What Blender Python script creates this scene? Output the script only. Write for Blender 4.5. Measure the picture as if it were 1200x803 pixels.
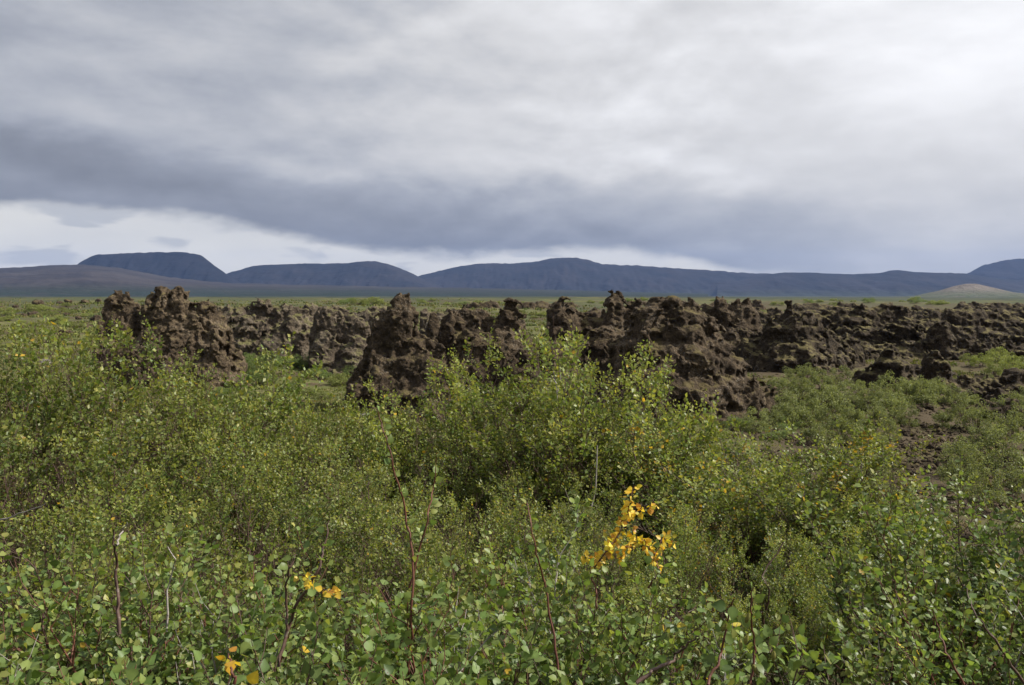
import bpy, math, random
import numpy as np
from mathutils import Matrix, Vector
import openvdb

for o in list(bpy.data.objects): bpy.data.objects.remove(o)
S = bpy.context.scene
C = S.collection
R = math.radians

# ------------------------------------------------------------------ camera
CAMZ = 10.0
F = 950.0                       # focal length in photo pixels (1200 wide)
PITCH = math.atan((401.5 - 347.0) / F)
cd = bpy.data.cameras.new('camera'); cam = bpy.data.objects.new('camera', cd); C.objects.link(cam)
cd.sensor_width = 36.0; cd.lens = 36.0 * F / 1200.0
cd.clip_start = 0.05; cd.clip_end = 90000
cam.location = (0, 0, CAMZ); cam.rotation_euler = (math.pi / 2 - PITCH, 0, 0)
S.camera = cam

# ------------------------------------------------------------------ light
SUN_AZ, SUN_EL = 88.0, 43.0     # degrees to the right of straight ahead, above horizon
sdir = Vector((math.sin(R(SUN_AZ)) * math.cos(R(SUN_EL)), math.cos(R(SUN_AZ)) * math.cos(R(SUN_EL)), math.sin(R(SUN_EL))))
sl = bpy.data.lights.new('sun', 'SUN'); sl.energy = 5.0; sl.angle = R(1.2); sl.color = (1.0, 0.95, 0.87)
sun = bpy.data.objects.new('sun', sl); C.objects.link(sun)
sun.rotation_euler = (-sdir).to_track_quat('-Z', 'Y').to_euler()
sun.location = (0, 0, 60)
S.view_settings.view_transform = 'Standard'; S.view_settings.look = 'None'
S.view_settings.exposure = 0.43; S.view_settings.gamma = 1.0
S.view_settings.use_curve_mapping = False


class NB:
    """small node builder"""
    def __init__(s, tree):
        s.t = tree; s.n = tree.nodes; s.l = tree.links
    def new(s, typ, **kw):
        n = s.n.new(typ)
        for k, v in kw.items(): setattr(n, k, v)
        return n
    def put(s, sock, v):
        if isinstance(v, bpy.types.NodeSocket): s.l.new(v, sock)
        elif isinstance(v, (tuple, list)) and len(v) == 3 and sock.type == 'RGBA': sock.default_value = (*v, 1)
        else: sock.default_value = v
    def m(s, op, a, b=None, c=None, clamp=False):
        n = s.new('ShaderNodeMath', operation=op); n.use_clamp = clamp
        s.put(n.inputs[0], a)
        if b is not None: s.put(n.inputs[1], b)
        if c is not None: s.put(n.inputs[2], c)
        return n.outputs[0]
    def step(s, v, a, b, lo=0.0, hi=1.0):
        n = s.new('ShaderNodeMapRange', interpolation_type='SMOOTHSTEP')
        s.put(n.inputs[0], v)
        for i, q in enumerate((a, b, lo, hi)): s.put(n.inputs[i + 1], q)
        return n.outputs[0]
    def lin(s, v, a, b, lo, hi):
        n = s.new('ShaderNodeMapRange')
        s.put(n.inputs[0], v)
        for i, q in enumerate((a, b, lo, hi)): s.put(n.inputs[i + 1], q)
        return n.outputs[0]
    def mix(s, f, a, b, mode='MIX'):
        n = s.new('ShaderNodeMix', data_type='RGBA', blend_type=mode)
        s.put(n.inputs[0], f); s.put(n.inputs[6], a); s.put(n.inputs[7], b)
        return n.outputs[2]
    def noise(s, vec, scale, detail=4, rough=0.55, dist=0.0, col=False):
        n = s.new('ShaderNodeTexNoise'); s.put(n.inputs['Vector'], vec)
        n.inputs['Scale'].default_value = scale; n.inputs['Detail'].default_value = detail
        n.inputs['Roughness'].default_value = rough; n.inputs['Distortion'].default_value = dist
        return n.outputs[1 if col else 0]
    def vmul(s, vec, xyz):
        n = s.new('ShaderNodeVectorMath', operation='MULTIPLY'); s.put(n.inputs[0], vec); n.inputs[1].default_value = xyz
        return n.outputs[0]
    def comb(s, x, y, z):
        n = s.new('ShaderNodeCombineXYZ')
        for i, q in enumerate((x, y, z)): s.put(n.inputs[i], q)
        return n.outputs[0]
    def sep(s, v):
        n = s.new('ShaderNodeSeparateXYZ'); s.put(n.inputs[0], v); return n.outputs


def build_world():
    w = bpy.data.worlds.new('World'); S.world = w; w.use_nodes = True
    w.node_tree.nodes.clear(); b = NB(w.node_tree)
    d = b.new('ShaderNodeTexCoord').outputs['Generated']
    x, y, z = b.sep(d)
    deg = 180 / math.pi
    el = b.m('MULTIPLY', b.m('ARCSINE', z), deg)
    az = b.m('MULTIPLY', b.m('ARCTAN2', x, y), deg)
    sky = b.new('ShaderNodeTexSky', sky_type='NISHITA'); sky.sun_disc = False
    sky.sun_elevation = R(SUN_EL); sky.sun_rotation = R(SUN_AZ)
    blue = b.mix(1.0, sky.outputs[0], (0.09, 0.09, 0.09), 'MULTIPLY')
    # cloud layer seen from below: project the direction onto a flat ceiling
    zz = b.m('ADD', b.m('MAXIMUM', z, 0.0), 0.10)
    pv = b.comb(b.m('DIVIDE', x, zz), b.m('DIVIDE', y, zz), 0.0)
    big = b.noise(pv, 0.42, 3, 0.5, 0.1)
    mid = b.noise(b.vmul(pv, (1.0, 1.3, 1)), 1.1, 4, 0.55, 0.1)
    sv = b.comb(b.m('MULTIPLY', az, 0.05), b.m('MULTIPLY', el, 0.16), 0.0)     # streaks low over the horizon
    st = b.noise(sv, 1.0, 4, 0.55, 0.2)
    puff = b.noise(b.comb(b.m('MULTIPLY', az, 0.10), b.m('MULTIPLY', el, 0.22), 3.7), 1.0, 7, 0.56, 0.15)
    # brightness: veiled sun to the upper right
    dp = b.new('ShaderNodeVectorMath', operation='DOT_PRODUCT'); b.put(dp.inputs[0], d); dp.inputs[1].default_value = Vector((math.sin(R(54)) * math.cos(R(42)), math.cos(R(54)) * math.cos(R(42)), math.sin(R(42))))
    g = b.m('POWER', b.m('MAXIMUM', dp.outputs['Value'], 0.0), 1.8)
    B = b.m('ADD', 0.335, b.m('MULTIPLY', g, 0.64))
    B = b.m('MULTIPLY', B, b.step(el, 1.0, 13.0, 0.76, 1.0))
    var = b.m('ADD', b.m('MULTIPLY', b.m('SUBTRACT', mid, 0.5), 0.13), b.m('MULTIPLY', b.m('SUBTRACT', big, 0.5), 0.40))
    B = b.m('MULTIPLY', B, b.m('ADD', 1.0, var))
    # shaded flat base of the cloud bank above the clear strip
    gapt = b.m('ADD', 3.3, b.m('MULTIPLY', b.m('MAXIMUM', b.m('SUBTRACT', -4.0, az), 0.0), 0.085))
    gapt = b.m('SUBTRACT', gapt, b.m('MULTIPLY', b.m('MAXIMUM', b.m('SUBTRACT', az, 11.0), 0.0), 0.16))
    gapt = b.m('MINIMUM', gapt, 8.0)
    gapn = b.m('ADD', gapt, b.m('ADD', b.m('MULTIPLY', b.m('SUBTRACT', st, 0.5), 3.6), b.m('MULTIPLY', b.m('SUBTRACT', puff, 0.5), 3.5)))
    above = b.m('SUBTRACT', el, b.m('ADD', b.m('ADD', gapt, 3.0), b.m('MULTIPLY', b.m('SUBTRACT', puff, 0.5), 11.0)))
    dark = b.m('MULTIPLY', b.step(above, -1.6, 3.2, 1.0, 0.0), b.step(az, 0.0, 30.0, 1.0, 0.45))
    rim_ = b.m('MULTIPLY', b.m('MULTIPLY', b.step(above, 0.4, 2.6), b.step(above, 2.6, 7.0, 1.0, 0.0)), b.step(az, 6.0, 30.0, 1.0, 0.2))
    B = b.m('MULTIPLY', B, b.m('ADD', b.m('SUBTRACT', 1.0, b.m('MULTIPLY', dark, 0.24)), b.m('MULTIPLY', rim_, 0.10)))
    # billows: lit upper edges, darker undersides, at two sizes
    bv = b.comb(b.m('MULTIPLY', az, 0.075), b.m('MULTIPLY', el, 0.17), 1.3)
    b1 = b.noise(bv, 1.0, 6, 0.52, 0.12)
    bv2 = b.comb(b.m('MULTIPLY', az, 0.075), b.m('MULTIPLY', b.m('ADD', el, 1.1), 0.17), 1.3)
    b2 = b.noise(bv2, 1.0, 6, 0.52, 0.12)
    rel = b.m('SUBTRACT', b1, b2)
    B = b.m('MULTIPLY', B, b.m('ADD', 1.0, b.m('MULTIPLY', rel, b.step(az, 4.0, 34.0, 0.95, 0.22))))
    B = b.m('MULTIPLY', B, b.step(b1, 0.34, 0.64, 0.93, 1.06))
    tint = b.mix(b.step(B, 0.25, 0.62), (0.89, 0.955, 1.11), (0.985, 0.99, 1.015))
    cl = b.mix(1.0, tint, b.comb(B, B, B), 'MULTIPLY')
    gapmask = b.step(b.m('SUBTRACT', gapn, el), -0.30, 0.7)
    gapmask = b.m('MULTIPLY', gapmask, b.step(az, 8.0, 34.0, 0.92, 0.12))
    bright = b.mix(0.08, b.mix(b.noise(sv, 2.3, 3, 0.5), (0.82, 0.79, 0.72), (0.56, 0.56, 0.57)), blue)
    cl = b.mix(gapmask, cl, bright)
    # small detached dark clouds in the clear strip
    sm = b.noise(b.comb(b.m('MULTIPLY', az, 0.16), b.m('MULTIPLY', el, 0.62), 9.1), 1.0, 3, 0.5, 0.3)
    cl = b.mix(b.m('MULTIPLY', b.step(sm, 0.53, 0.64), b.m('MULTIPLY', gapmask, 0.7)), cl, (0.36, 0.38, 0.42))
    bg = b.new('ShaderNodeBackground'); b.put(bg.inputs[0], cl); bg.inputs[1].default_value = 0.87
    out = b.new('ShaderNodeOutputWorld'); b.l.new(bg.outputs[0], out.inputs[0])
build_world()

# ------------------------------------------------------------------ helpers
rng = np.random.default_rng(7)
_T = rng.random((64, 64, 64)).astype(np.float32)

def vn(p, seed=0):
    """smooth value noise 0..1 at points p (N,3)"""
    p = np.asarray(p, np.float32) + np.float32(seed * 7.31)
    i = np.floor(p).astype(np.int32); f = p - i
    f = f * f * f * (f * (f * 6 - 15) + 10)
    i0 = i & 63; i1 = (i + 1) & 63
    x0, y0, z0 = i0.T; x1, y1, z1 = i1.T; fx, fy, fz = f.T
    a = _T[x0, y0, z0] * (1 - fx) + _T[x1, y0, z0] * fx
    b = _T[x0, y1, z0] * (1 - fx) + _T[x1, y1, z0] * fx
    c = _T[x0, y0, z1] * (1 - fx) + _T[x1, y0, z1] * fx
    e = _T[x0, y1, z1] * (1 - fx) + _T[x1, y1, z1] * fx
    a = a * (1 - fy) + b * fy; c = c * (1 - fy) + e * fy
    return a * (1 - fz) + c * fz

def n2(x, y, s, seed=0):
    x = np.asarray(x, float); y = np.asarray(y, float)
    return vn(np.stack([(x * 0.8 + y * 0.6) / s, (-x * 0.6 + y * 0.8) / s, np.full(x.shape, 0.37)], -1).reshape(-1, 3), seed).reshape(x.shape) - 0.5

def sst(v, a, b):
    t = np.clip((np.asarray(v, float) - a) / (b - a), 0, 1); return t * t * (3 - 2 * t)

PR = np.array([0, 3, 5.5, 8, 12, 20, 30, 40, 60, 100])
PZ = np.array([-1.6, -1.95, -2.5, -3.1, -4.1, -6.0, -8.2, -9.7, -10.0, -10.0])
def gz(x, y):
    """ground height"""
    x = np.asarray(x, float); y = np.asarray(y, float)
    r = np.hypot(x, y)
    z = np.interp(r, PR, PZ) + CAMZ
    z = z + 0.12 * n2(x, y, 1.1, 3) * sst(r, 1, 4) * (1 - sst(r, 150, 300))
    z = z + 0.9 * n2(x, y, 5.0, 1) * sst(r, 12, 50) * (1 - sst(r, 500, 900))
    z = z + 1.6 * n2(x, y, 17.0, 2) * sst(r, 30, 80) * (1 - sst(r, 1500, 2500))
    z = z + 3.5 * n2(x, y, 70.0, 5) * sst(r, 110, 300) * (1 - sst(r, 3000, 6000))
    z = z + 6.6 * sst(r, 130, 480) * (1 - 0.45 * sst(x / np.maximum(r, 1), 0.15, 0.5)) 
    return z

def pix(px, py, Y):
    """world point on the ray of photo pixel (px,py) at forward distance Y"""
    u, v = px - 600.0, 401.5 - py
    dy = F * math.cos(PITCH) + v * math.sin(PITCH); dz = v * math.cos(PITCH) - F * math.sin(PITCH)
    k = Y / dy
    return u * k, Y, CAMZ + dz * k

def pix_ground(px, py):
    """where that ray meets the ground"""
    u, v = px - 600.0, 401.5 - py
    dy = F * math.cos(PITCH) + v * math.sin(PITCH); dz = v * math.cos(PITCH) - F * math.sin(PITCH)
    Y = np.geomspace(3, 20000, 1200); x = u * Y / dy; z = CAMZ + dz * Y / dy
    i = int(np.argmax(z < gz(x, Y)))
    return float(x[i]), float(Y[i]), float(gz(x[i:i + 1], Y[i:i + 1])[0])

def mesh_np(name, v, f, k):
    """mesh from a vertex array and a face array (M,k)"""
    v = np.asarray(v, np.float32); f = np.asarray(f, np.int32)
    me = bpy.data.meshes.new(name)
    me.vertices.add(len(v)); me.vertices.foreach_set('co', v.ravel())
    me.loops.add(f.size); me.loops.foreach_set('vertex_index', f.ravel())
    me.polygons.add(len(f)); me.polygons.foreach_set('loop_start', np.arange(0, f.size, k, dtype=np.int32))
    me.update(calc_edges=True)
    return me

def smooth(me):
    me.polygons.foreach_set('use_smooth', np.ones(len(me.polygons), bool))

def tint_attr(me, col):
    a = me.color_attributes.new('tint', 'FLOAT_COLOR', 'POINT')
    c = np.ones((len(me.vertices), 4), np.float32); c[:, :3] = col
    a.data.foreach_set('color', c.ravel())

def obj(name, me, mat=None, parent=None, loc=None):
    o = bpy.data.objects.new(name, me); C.objects.link(o)
    if mat and me and not me.materials: me.materials.append(mat)
    if parent: o.parent = parent
    if loc is not None: o.location = loc
    return o

def tag(o, label=None, cat=None, group=None, kind=None):
    if label: o['label'] = label
    if cat: o['category'] = cat
    if group: o['group'] = group
    if kind: o['kind'] = kind
    return o

# ------------------------------------------------------------------ materials
def mat(name):
    m = bpy.data.materials.new(name); m.use_nodes = True; m.node_tree.nodes.clear()
    b = NB(m.node_tree); out = b.new('ShaderNodeOutputMaterial')
    return m, b, out

def principled(b, out, col, rough=0.9, spec=0.2, bump=None, bstr=0.5, bdist=0.05):
    p = b.new('ShaderNodeBsdfPrincipled'); b.put(p.inputs['Base Color'], col); b.put(p.inputs['Roughness'], rough)
    p.inputs['Specular IOR Level'].default_value = spec
    if bump is not None:
        bn = b.new('ShaderNodeBump'); bn.inputs['Strength'].default_value = bstr; bn.inputs['Distance'].default_value = bdist
        b.put(bn.inputs['Height'], bump); b.l.new(bn.outputs[0], p.inputs['Normal'])
    if out: b.l.new(p.outputs[0], out.inputs[0])
    return p

def rock_mat(name, base, light, moss, mossamt):
    m, b, out = mat(name)
    co = b.new('ShaderNodeTexCoord').outputs['Object']
    geo = b.new('ShaderNodeNewGeometry')
    nz = b.sep(geo.outputs['Normal'])[2]
    n1 = b.noise(co, 0.35, 4, 0.6); n3 = b.noise(co, 2.6, 4, 0.7); n4 = b.noise(co, 9, 3, 0.65)
    c = b.mix(b.step(n1, 0.35, 0.68), base, light)
    c = b.mix(b.m('MULTIPLY', b.step(n3, 0.40, 0.60), 0.85), c, tuple(q * 0.5 for q in base))
    c = b.mix(b.m('MULTIPLY', b.step(n4, 0.55, 0.70), 0.55), c, tuple(q * 1.45 for q in light))
    c = b.mix(b.m('MULTIPLY', b.m('MULTIPLY', b.step(n1, 0.52, 0.60), b.step(n4, 0.56, 0.63)), 0.55), c, (0.26, 0.24, 0.20))   # pale lichen crusts
    ms = b.m('MULTIPLY', b.step(nz, 0.45, 0.9), b.step(b.noise(co, 0.55, 3, 0.62), 0.56 - 0.12 * mossamt, 0.68 - 0.10 * mossamt))
    c = b.mix(b.m('MULTIPLY', ms, 0.85), c, moss)
    v = b.new('ShaderNodeTexVoronoi'); b.put(v.inputs['Vector'], co); v.inputs['Scale'].default_value = 2.6
    h = b.m('ADD', b.m('MULTIPLY', n3, 1.2), b.m('ADD', b.m('MULTIPLY', n4, 0.7), b.m('MULTIPLY', v.outputs[0], 0.5)))
    principled(b, out, c, 0.92, 0.18, h, 1.0, 0.26)
    return m

M_ROCK = rock_mat('lava_rock', (0.057, 0.041, 0.026), (0.134, 0.096, 0.057), (0.140, 0.112, 0.046), 0.8)
M_ROCKR = rock_mat('lava_rock_reddish', (0.078, 0.056, 0.035), (0.192, 0.142, 0.088), (0.16, 0.132, 0.052), 0.8)
M_ROCKD = rock_mat('lava_rock_dark', (0.046, 0.034, 0.022), (0.096, 0.071, 0.044), (0.165, 0.138, 0.056), 1.2)
M_ROCKF = rock_mat('mossy_lava_rock', (0.100, 0.076, 0.054), (0.195, 0.155, 0.108), (0.165, 0.155, 0.058), 1.3)

def ground_mat():
    m, b, out = mat('heath_ground')
    co = b.new('ShaderNodeTexCoord').outputs['Object']
    x, y, z = b.sep(co)
    r = b.m('SQRT', b.m('ADD', b.m('MULTIPLY', x, x), b.m('MULTIPLY', y, y)))
    f1 = b.noise(co, 0.11, 6, 0.62); f2 = b.noise(co, 1.3, 6, 0.65); f3 = b.noise(co, 0.018, 5, 0.6)
    soil = b.mix(f2, (0.042, 0.032, 0.019), (0.098, 0.073, 0.043))
    soil = b.mix(b.step(b.noise(co, 6, 5, 0.7), 0.55, 0.72), soil, (0.14, 0.112, 0.076))
    grass = b.mix(f2, (0.060, 0.070, 0.024), (0.135, 0.140, 0.046))
    grass = b.mix(b.step(b.noise(co, 0.5, 4, 0.6), 0.45, 0.7), grass, (0.155, 0.135, 0.060))
    grass = b.mix(b.m('MULTIPLY', b.step(r, 170, 330), b.m('MULTIPLY', b.step(f3, 0.36, 0.60), 0.9)), grass, (0.050, 0.058, 0.032))
    litter = b.mix(f2, (0.035, 0.032, 0.016), (0.080, 0.068, 0.032))
    mead = b.mix(b.step(f1, 0.47, 0.62), grass, soil)
    # the flat between the rocks is grassy on the left, bare lava soil on the right
    right = b.step(b.m('DIVIDE', x, b.m('ADD', r, 1.0)), 0.10, 0.36)
    rs = b.mix(b.step(b.m('ADD', f1, b.m('MULTIPLY', right, 0.10)), 0.50, 0.60), b.mix(right, grass, (0.085, 0.078, 0.032)), soil)
    near = b.mix(b.m('MULTIPLY', b.step(r, 95, 150), b.m('SUBTRACT', 1.0, b.m('MULTIPLY', right, 0.75))), rs, mead)
    c = b.mix(b.step(r, 16, 36), litter, near)
    # far plain: strips of birch wood, lava and pale grass
    sv = b.vmul(co, (0.0007, 0.0026, 0)); s1 = b.noise(sv, 1.0, 6, 0.6, 0.4)
    s2 = b.noise(b.vmul(co, (0.002, 0.008, 0)), 1.0, 5, 0.6)
    far = b.mix(b.step(s1, 0.40, 0.56), (0.058, 0.068, 0.038), (0.026, 0.034, 0.024))
    far = b.mix(b.step(s2, 0.56, 0.68), far, (0.085, 0.068, 0.054))
    fm = b.mix(b.step(f3, 0.40, 0.56), mead, (0.062, 0.072, 0.034))
    c = b.mix(b.step(r, 380, 900), c, b.mix(b.step(r, 700, 1600), fm, far))
    h = b.m('ADD', b.noise(co, 5, 6, 0.7), b.m('MULTIPLY', f2, 1.6))
    principled(b, out, c, 0.95, 0.1, h, 0.8, 0.10)
    return m
M_GROUND = ground_mat()

def hill_mat(name, a, c2, green, gz0, gz1, sc=0.0014):
    m, b, out = mat(name)
    co = b.new('ShaderNodeTexCoord').outputs['Object']
    z = b.sep(co)[2]
    n1 = b.noise(co, sc, 7, 0.62, 0.3); n3 = b.noise(b.vmul(co, (1, 1, 4)), sc * 3.3, 6, 0.65)
    c = b.mix(b.step(n1, 0.38, 0.64), a, c2)
    zz = b.m('ADD', z, b.m('MULTIPLY', b.m('SUBTRACT', n3, 0.5), (gz1 - gz0) * 1.6))
    c = b.mix(b.m('MULTIPLY', b.step(zz, gz0, gz1, 1.0, 0.0), b.step(n3, 0.35, 0.55, 0.45, 1.0)), c, green)
    principled(b, out, c, 0.95, 0.05, b.m('ADD', n3, n1), 0.7, 40)
    return m

def leaf_mat(name, trans, rough, spec=0.5, tmul=(1.5, 1.5, 0.7)):
    m, b, out = mat(name)
    a = b.new('ShaderNodeAttribute', attribute_name='tint').outputs['Color']
    rn = b.new('ShaderNodeObjectInfo').outputs['Random']
    k = b.lin(rn, 0.0, 1.0, 0.80, 1.22)
    a = b.mix(1.0, a, b.comb(k, k, b.m('MULTIPLY', k, 0.95)), 'MULTIPLY')
    p = principled(b, None, a, rough, spec)
    t = b.new('ShaderNodeBsdfTranslucent'); b.put(t.inputs[0], b.mix(1.0, a, tmul, 'MULTIPLY'))
    mx = b.new('ShaderNodeMixShader'); mx.inputs[0].default_value = trans
    b.l.new(p.outputs[0], mx.inputs[1]); b.l.new(t.outputs[0], mx.inputs[2]); b.l.new(mx.outputs[0], out.inputs[0])
    return m
M_LEAF = leaf_mat('birch_leaf', 0.38, 0.42, 0.28)
M_FAR = leaf_mat('willow_leaf', 0.35, 0.6, 0.2)
M_GRASS = leaf_mat('grass_blade', 0.25, 0.7, 0.2)

def bark_mat(name, c1, c2, c3):
    m, b, out = mat(name)
    co = b.new('ShaderNodeTexCoord').outputs['Object']
    n = b.noise(co, 9, 5, 0.6); s = b.noise(b.vmul(co, (30, 30, 70)), 1.0, 4, 0.6)
    c = b.mix(b.step(n, 0.35, 0.65), c1, c2)
    c = b.mix(b.m('MULTIPLY', b.step(s, 0.55, 0.66), 0.7), c, c3)
    principled(b, out, c, 0.6, 0.35, s, 0.4, 0.004)
    return m
M_BARK = bark_mat('birch_bark', (0.060, 0.032, 0.022), (0.115, 0.066, 0.048), (0.20, 0.16, 0.13))
M_RED = bark_mat('young_red_bark', (0.10, 0.034, 0.022), (0.155, 0.062, 0.038), (0.07, 0.025, 0.018))
M_DEAD = bark_mat('dead_grey_bark', (0.26, 0.23, 0.20), (0.36, 0.32, 0.29), (0.10, 0.08, 0.07))

# ------------------------------------------------------------------ ground sheet
def build_ground():
    fa = np.linspace(-46, 46, 460); ra = np.linspace(46, 314, 90)[1:-1]
    ang = np.radians(np.concatenate([fa, ra])); na = len(ang)
    rad = np.concatenate([[0.0], np.geomspace(0.4, 18800, 430)])[1:]; nr = len(rad)
    A, Q = np.meshgrid(ang, rad); X = Q * np.sin(A); Y = Q * np.cos(A)
    Z = gz(X, Y)
    v = np.stack([X, Y, Z], -1).reshape(-1, 3)
    v = np.vstack([v, [[0, 0, float(gz(0, 0))]]])
    i = np.arange(nr - 1)[:, None] * na; j = np.arange(na)[None, :]; j2 = (j + 1) % na
    f = np.stack([i + j, i + j2, i + na + j2, i + na + j], -1).reshape(-1, 4)
    me = bpy.data.meshes.new('ground')
    c = len(v) - 1
    fan = [(c, int(b_), int(a_)) for a_, b_ in zip(np.arange(na), (np.arange(na) + 1) % na)]
    me = mesh_np('ground', v, f[:, ::-1], 4)
    smooth(me)
    o = obj('ground', me, M_GROUND); tag(o, kind='structure')
    return o
build_ground()

# ------------------------------------------------------------------ mountains on the skyline
def mountain(name, label, pts, D, front, back, material, seed, gul=0.10, pw=1.5, base=-4.0):
    px = np.arange(pts[0][0], pts[-1][0] + 0.1, 1.5)
    py = np.interp(px, [p[0] for p in pts], [p[1] for p in pts])
    k = np.ones(3) / 3; py = np.convolve(np.pad(py, 1, mode='edge'), k, 'valid')
    t = np.concatenate([np.linspace(0, 1, 26), 1 + np.linspace(0, 1, 10)[1:]])
    az = np.arctan((px - 600) / F)
    rz = np.array([pix(600, q, D)[2] for q in py])                 # ridge height
    H = np.maximum(rz - base, 4)
    hm = H.max()
    rows = []
    for tt in t:
        if tt <= 1:
            Y = D - front * (1 - tt); w = tt ** pw if pw > 0 else tt
        else:
            Y = D + back * (tt - 1); w = (2 - tt) ** 1.3
        X = np.tan(az) * Y
        g = n2(X * 1.0, np.full_like(X, Y * 0.30), 420, seed) + 0.7 * n2(X, np.full_like(X, Y * 0.35), 150, seed + 1) + 0.45 * n2(X, np.full_like(X, Y * 0.3), 60, seed + 4)
        bell = min(1.0, tt / 0.25) * (1 - tt) ** 0.6 if tt <= 1 else 0
        Z = base + H * np.clip(w + g * gul * bell * 2.2 * (H / hm) ** 0, 0, 0.985 if tt < 0.97 else 1)
        if tt == 1: Z = Z + hm * 0.03 * n2(X, X * 0, 180, seed + 2) + hm * 0.02 * n2(X, X * 0, 60, seed + 6)
        rows.append(np.stack([X, np.full_like(X, Y), Z], -1))
    v = np.concatenate(rows); n = len(px)
    i = np.arange(len(t) - 1)[:, None] * n; j = np.arange(n - 1)[None, :]
    f = np.stack([i + j, i + j + 1, i + n + j + 1, i + n + j], -1).reshape(-1, 4)
    me = mesh_np(name, v, f, 4); smooth(me)
    o = obj(name, me, material); tag(o, label, kind='structure')
    return o

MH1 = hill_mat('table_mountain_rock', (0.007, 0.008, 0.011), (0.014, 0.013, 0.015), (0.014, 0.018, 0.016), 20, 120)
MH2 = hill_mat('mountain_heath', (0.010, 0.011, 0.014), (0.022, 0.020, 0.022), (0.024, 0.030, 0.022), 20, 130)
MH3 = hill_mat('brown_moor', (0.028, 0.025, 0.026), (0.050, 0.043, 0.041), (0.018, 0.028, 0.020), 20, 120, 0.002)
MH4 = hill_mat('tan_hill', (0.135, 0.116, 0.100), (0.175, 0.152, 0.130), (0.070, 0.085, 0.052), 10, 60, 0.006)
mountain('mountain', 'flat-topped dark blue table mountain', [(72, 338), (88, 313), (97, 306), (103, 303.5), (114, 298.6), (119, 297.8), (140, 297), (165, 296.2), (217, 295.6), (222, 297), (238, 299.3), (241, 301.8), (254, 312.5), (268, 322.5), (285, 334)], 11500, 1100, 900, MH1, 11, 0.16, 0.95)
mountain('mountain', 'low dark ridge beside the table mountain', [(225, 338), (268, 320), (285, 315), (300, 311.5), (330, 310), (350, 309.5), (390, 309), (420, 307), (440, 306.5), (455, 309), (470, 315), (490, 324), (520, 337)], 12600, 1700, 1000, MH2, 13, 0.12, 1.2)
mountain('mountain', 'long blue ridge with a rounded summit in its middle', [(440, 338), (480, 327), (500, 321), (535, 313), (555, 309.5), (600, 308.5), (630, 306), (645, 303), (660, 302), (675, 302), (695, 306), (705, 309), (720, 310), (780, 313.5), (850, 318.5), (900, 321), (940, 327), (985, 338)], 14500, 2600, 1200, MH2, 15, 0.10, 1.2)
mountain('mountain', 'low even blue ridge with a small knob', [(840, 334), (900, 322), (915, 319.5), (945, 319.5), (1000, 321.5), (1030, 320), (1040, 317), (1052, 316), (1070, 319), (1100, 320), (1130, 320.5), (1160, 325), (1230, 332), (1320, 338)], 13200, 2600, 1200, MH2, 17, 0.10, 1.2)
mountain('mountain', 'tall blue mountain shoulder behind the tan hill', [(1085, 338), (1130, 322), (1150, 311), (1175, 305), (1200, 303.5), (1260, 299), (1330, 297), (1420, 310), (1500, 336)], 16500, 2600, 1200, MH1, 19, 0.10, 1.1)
mountain('moor', 'wide brown moor slope below the table mountain', [(-420, 330), (-260, 318), (-60, 315), (0, 314), (60, 311.5), (100, 310), (140, 314), (200, 325), (270, 332), (400, 335), (560, 338), (700, 341), (830, 345)], 8600, 4200, 1500, MH3, 21, 0.05, 1.1)
mountain('hill', 'small tan conical hill with green patches', [(1020, 350), (1070, 347), (1098, 341), (1116, 335.5), (1130, 332.5), (1142, 332.5), (1158, 336), (1185, 342), (1215, 346), (1270, 349)], 4700, 620, 400, MH4, 23, 0.12, 1.1, base=3.0)

# ------------------------------------------------------------------ lava rock formations (distance fields -> surface)
def components_keep(v, q):
    """drop small floating pieces"""
    n = len(v); lab = np.arange(n)
    e = np.concatenate([q[:, [0, 1]], q[:, [1, 2]], q[:, [2, 3]]])
    for _ in range(200):
        a = np.minimum(lab[e[:, 0]], lab[e[:, 1]]); new = lab.copy()
        np.minimum.at(new, e[:, 0], a); np.minimum.at(new, e[:, 1], a)
        new = new[new]; new = new[new]
        if (new == lab).all(): break
        lab = new
    fl = lab[q[:, 0]]; cnt = np.bincount(fl, minlength=n)
    return q[fl == np.argmax(cnt)]

_J = rng.random((64, 64, 64, 4)).astype(np.float32)
def worley(P, seed):
    """nearest and second nearest feature distance, and a random value per cell"""
    P = np.asarray(P, np.float32) + np.float32(seed * 3.17)
    i = np.floor(P - 0.5).astype(np.int32)
    f1 = np.full(len(P), 9.0, np.float32); f2 = f1.copy(); rv = np.zeros(len(P), np.float32)
    for a in (0, 1):
        for b in (0, 1):
            for c in (0, 1):
                q = i + np.array([a, b, c], np.int32); w = q & 63
                J = _J[w[:, 0], w[:, 1], w[:, 2]]
                d = np.sqrt((((q + 0.5 + (J[:, :3] - 0.5) * 0.85) - P) ** 2).sum(1))
                near = d < f1
                f2 = np.where(near, f1, np.minimum(f2, d)); rv = np.where(near, J[:, 3], rv); f1 = np.where(near, d, f1)
    return f1, f2, rv

def smin(a, b, k):
    h = np.clip(0.5 + 0.5 * (b - a) / k, 0, 1)
    return b * (1 - h) + a * h - k * h * (1 - h)

_ROT = [np.array(Matrix.Rotation(a, 3, ax), np.float32) for a, ax in ((0.6, (1, 2, 3)), (1.3, (3, 1, 1)), (2.1, (1, 3, 2)), (0.9, (2, 1, 3)), (1.8, (1, 1, 4)))]

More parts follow.
